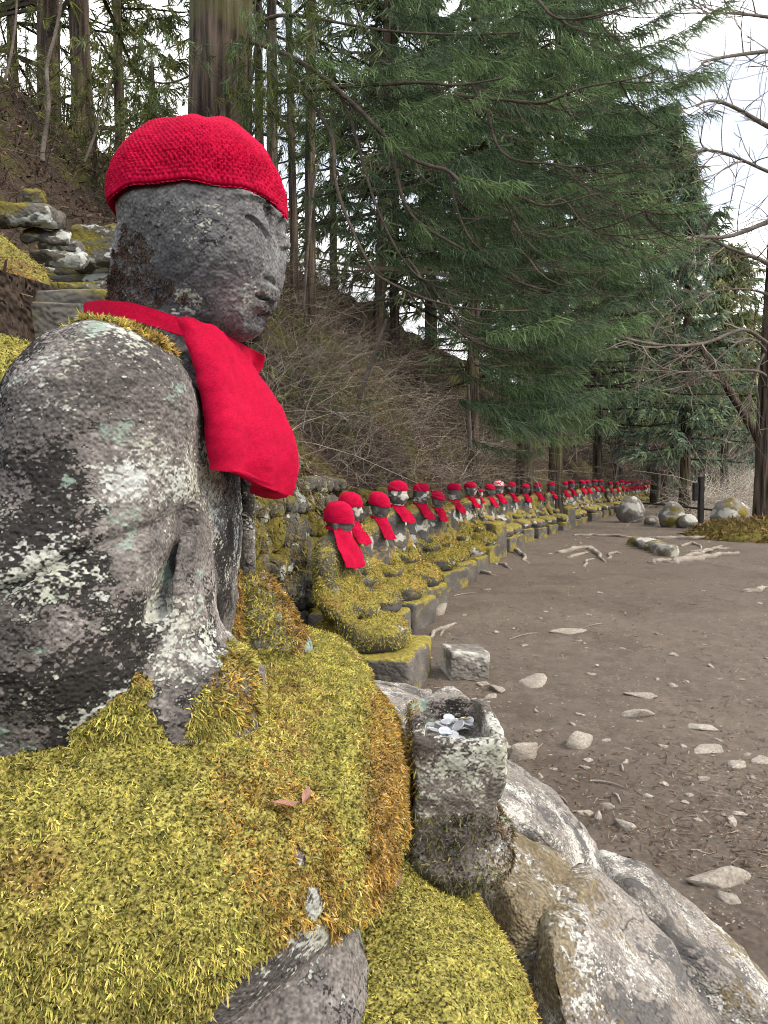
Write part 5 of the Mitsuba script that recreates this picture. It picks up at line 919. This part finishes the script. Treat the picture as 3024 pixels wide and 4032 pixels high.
# sprays round the great trunk and along the left limbs
q = np.vstack([inside(PX([(-1.825,9.8,8.185), (-0.431,9.8,8.185), (-0.684,9.8,6.368), (-1.685,9.8,6.123), (-2.058,9.8,6.429), (-1.864,9.8,7.159)]), 50), inside(PX([(-3.491,10.2,7.642), (-2.782,10.2,7.453), (-2.79,10.2,6.757), (-3.442,10.2,6.566)]), 10)]); n = len(q)
P = np.repeat(np.stack([q[:, 0], rg.uniform(9., 11, n), q[:, 1]], -1), 10, axis=0) + rg.normal(0, .25, (n * 10, 3)) * A(1, 1, .5)
lf = sprays(P, unit(rg.normal(size=P.shape) * A(1, 1, .4)), .16, .0095, rg, OLIVE + GREEN[:3], .6, 14); part(ced, 'foliage', lf[0], 'm_leaf', False, lf[1], kind='stuff', label='olive green sprays hanging round the trunk')

# ---- bare trees at the right
def bare(label, trunk_pts, r, limbs, seed, twigs=10, tl=.8, r2=.012):
    tr = thing('bare_tree', label, 'tree'); part(tr, 'trunk', displace(tube(trunk_pts, r, 16, 6), lambda v: max(r) * .22 * (fbm(v * A(5, 5, .8), 3, seed) - .5)), 'm_bark' if max(r) > .15 else 'm_pale_bark', True)
    rg = np.random.default_rng(seed); tw = []
    for pts, rr in limbs:
        rr *= .8; P = np.asarray(pts, float); P[1:-1] += rg.normal(0, .07, P[1:-1].shape); part(tr, 'limb', tube(P, np.linspace(rr, rr * .35, len(P)), 7, 5), 'm_pale_bark', True)
        f = CubicSpline(np.arange(len(P)), P) if len(P) > 2 else (lambda t: P[0] + (P[1] - P[0]) * np.asarray(t)[:, None])
        tt = rg.uniform(.2, len(P) - 1, twigs); b = f(tt); dl = unit(f(np.minimum(tt + .05, len(P) - 1)) - f(tt - .05)); dd = unit(dl + rg.normal(size=b.shape) * A(.5, .5, .6)); L_ = tl * rg.uniform(.3, 1.2, twigs)
        s = np.linspace(0, 1, 6)[None, :, None]; Q = b[:, None] + dd[:, None] * s * L_[:, None, None] + rg.normal(0, .25, (twigs, 1, 3)) * s**2 * L_[:, None, None] + np.cumsum(rg.normal(0, .02, (twigs, 6, 3)), 1) * s * L_[:, None, None]
        c = pick(rg, [(.16, .13, .11), (.26, .23, .20), (.10, .08, .07)], twigs); tw.append(tubes(Q, r2 * rg.uniform(.5, 1, twigs), r2 * .3 * np.ones(twigs), c))
        i = np.repeat(np.arange(twigs), 3); j = rg.integers(2, 5, len(i)); b = Q[i, j]; dd = unit(dd[i] + rg.normal(size=(len(i), 3)) * .7); L2 = L_[i] * rg.uniform(.25, .6, len(i)); Q2 = b[:, None] + dd[:, None] * s * L2[:, None, None] + rg.normal(0, .2, (len(i), 1, 3)) * s**2 * L2[:, None, None]
        tw.append(tubes(Q2, r2 * .45 * np.ones(len(i)), r2 * .2 * np.ones(len(i)), c[i]))
    mm = join(tw); part(tr, 'twigs', mm[0], 'm_colour', False, mm[1], kind='stuff')
bare('brown tree trunk at the right edge of the picture, bare branches reaching left', [(11.108,20.9,-0.001), (11.134,20.9,1.228), (11.144,20.9,2.586), (11.189,20.9,4.742), (11.275,20.9,7.411), (11.413,20.9,13.956)], [.27, .24, .22, .2, .18, .12],
     [([(9.394,17,11.505), (8.69,16.5,11.15), (7.289,15.5,10.488), (6.628,15,10.041)], .07), ([(10.223,18,10.16), (8.988,17,9.933), (7.678,16,9.756), (6.539,15.2,9.343)], .085), ([(9.57,17,8.754), (8.696,16.4,8.559), (7.381,15.6,8.371), (6.376,15,8.238)], .06), ([(10.281,18,7.867), (9.311,17.5,7.668), (8.261,16.8,7.358), (7.193,16,6.937), (6.473,15.5,6.669)], .09), ([(10.605,18.5,6.497), (9.599,18,6.899), (8.567,17.4,7.072), (7.607,16.8,7.167)], .095),
      ([(10.927,19,5.202), (9.91,18.5,5.152), (8.913,17.8,5.06), (7.69,17,4.856), (6.346,16.2,4.636), (5.22,15.5,4.53), (4.486,15,4.73)], .075), ([(11.113,20.8,4.526), (10.035,20,4.564), (8.486,19,4.508), (7.226,18,4.292)], .06), ([(11.096,20.8,5.26), (10.017,20,5.41), (8.907,19.4,5.007), (8.003,19,4.081)], .05), ([(10.924,20.6,5.158), (10.507,20.4,4.297), (10.431,20.3,3.604)], .05), ([(9.16,17,12.26), (7.806,16,11.824), (6.56,15,11.087)], .05), ([(10.536,19,6.149), (8.928,18,6.362), (7.344,17,5.767), (6.095,16,5.006)], .04)], 701, 16, 1.5, .022)
bare('leaning dark sapling behind the right hand tree', [(12.805,24,2.358), (12.281,24,3.476), (11.525,24,4.637), (10.933,24,5.516), (10.393,24,6.146)], [.16, .14, .12, .09, .05], [([(11.525,24,4.637), (10.701,23.6,4.858), (9.689,23,4.55)], .05), ([(10.933,24,5.516), (9.881,23.5,5.598), (8.782,23,5.363)], .04)], 702, 14, 1.6, .022)
for k, (c, w_) in enumerate([((10.158,38,1.624), 3.2), ((13.689,42,1.637), 3.6), ((15.381,40,1.63), 3.4), ((20.085,46,1.65), 3.8), ((24.736,52,1.669), 4.)]):
    rgk = np.random.default_rng(720 + k); lim = []
    for j in range(9):
        a = rgk.uniform(0, 2 * PI); h0 = rgk.uniform(.8, 3.5); e = w_ * rgk.uniform(.6, 1.2); lim.append(([(c[0], c[1], h0), (c[0] + math.cos(a) * e * .5, c[1] + math.sin(a) * e * .5, h0 + rgk.uniform(.4, 1.4)), (c[0] + math.cos(a) * e, c[1] + math.sin(a) * e, h0 + rgk.uniform(.3, 2.2))], .045))
    bare(['pale bare shrub nearest behind the statues', 'pale bare shrub second behind the statues', 'pale bare shrub before the far dark trunk', 'pale bare shrub right of the far dark trunk', 'farthest pale bare shrub above the rail'][k], [(c[0], c[1], -.1), (c[0] + .1, c[1], 1.8), (c[0], c[1], 4)], [.10, .08, .04], lim, 720 + k, 14, 1.6, .03)
# two thin leaning stems close on the left slope, fallen leaves on the moss
def sapling(label, pts, r): one('sapling', label, 'sapling', tube(pts, np.linspace(r, r * .5, len(pts)), 7, 6), 'm_pale_bark', True)
sapling('pale crooked sapling at the left, before the reddish trunk', [(-4.471,9.5,5.684), (-4.446,9.5,5.981), (-4.382,9.5,6.455), (-4.398,9.5,6.868), (-4.306,9.5,7.22), (-4.208,9.5,7.63), (-4.171,9.5,7.98)], .035)
sapling('dark thin sapling leaning at the left edge', [(-4.18,8,5.871), (-4.085,8,6.218), (-4.026,8,6.613), (-4.024,8,6.908)], .018)
sapling('thin dark stem left of the cap, arching over the slope', [(-3.517,8.5,5.244), (-3.386,8.5,5.563), (-3.289,8.5,5.881), (-3.186,8.5,6.197)], .018)
sapling('pale thin stem standing right of the face', [(-1.462,13,4.598), (-1.418,13,5.177), (-1.347,13,6), (-1.277,13,6.655), (-1.158,13,7.389)], .03)
sapling('leaning pale dead stem in the brush', [(-0.406,11.5,2.84), (-0.219,11.5,3.358), (0.041,11.5,4.094)], .045)
sapling('white dead stem standing in the brush behind the fifth statue', [(1.567,13,2.133), (1.548,13,2.68), (1.536,13,3.266)], .05)
def leaf(label, c, s, rz, tilt, col):
    o = [(0, 0, 0), (.35, .16, .06), (.7, .22, .03), (1, .02, .12), (.72, -.2, .02), (.3, -.17, .05)]
    V = A(*[(a * s, b * s, z * s) for a, b, z in o] + [(.5 * s, 0, -.02 * s)]); F = [[i, (i + 1) % 6, 6] for i in range(6)]
    V2 = np.vstack([V, V - A(0, 0, .0006)]); F2 = F + [[b + 7, a + 7, c_ + 7] for a, b, c_ in F]
    one('fallen_leaf', label, 'leaf', trimesh.Trimesh(V2, F2, process=False), 'm_colour', False, np.tile(A(*col), (14, 1)), tw=T().translate([float(v) for v in c]).rotate([0, 0, 1], rz).rotate([0, 1, 0], tilt))
for lab, (lx, ly, lz), s, rz, tl, col in [('curled pink brown leaf on the orange moss of the knee', (-0.122,0.8,1.077), .034, 20, 15, (.32, .17, .13)), ('small pink leaf above the curled one on the moss', (-0.087,0.83,1.093), .026, 75, -20, (.36, .20, .16)), ('dark brown leaf on the moss near the middle of the lap', (-0.217,0.84,1.101), .026, 150, 5, (.09, .055, .04)), ('pale pink leaf beside the foot of the offering box', (0.029,1.02,0.936), .026, 80, -50, (.40, .25, .22))]:
    sv = np.asarray(body.vertices) if 'box' not in lab else np.asarray(mound.vertices)
    near_ = np.where(np.hypot(sv[:, 0] - lx, sv[:, 1] - ly) < .012)[0]
    c = sv[near_[np.argmax(sv[near_, 2])]] + A(0, -.004, .013) if len(near_) else A(lx, ly, lz)
    leaf(lab, c, s, rz, tl, col)

print('triangles', sum(len(mikit.meshkit.WRITTEN[f][1]) for f in mikit.meshkit.WRITTEN))
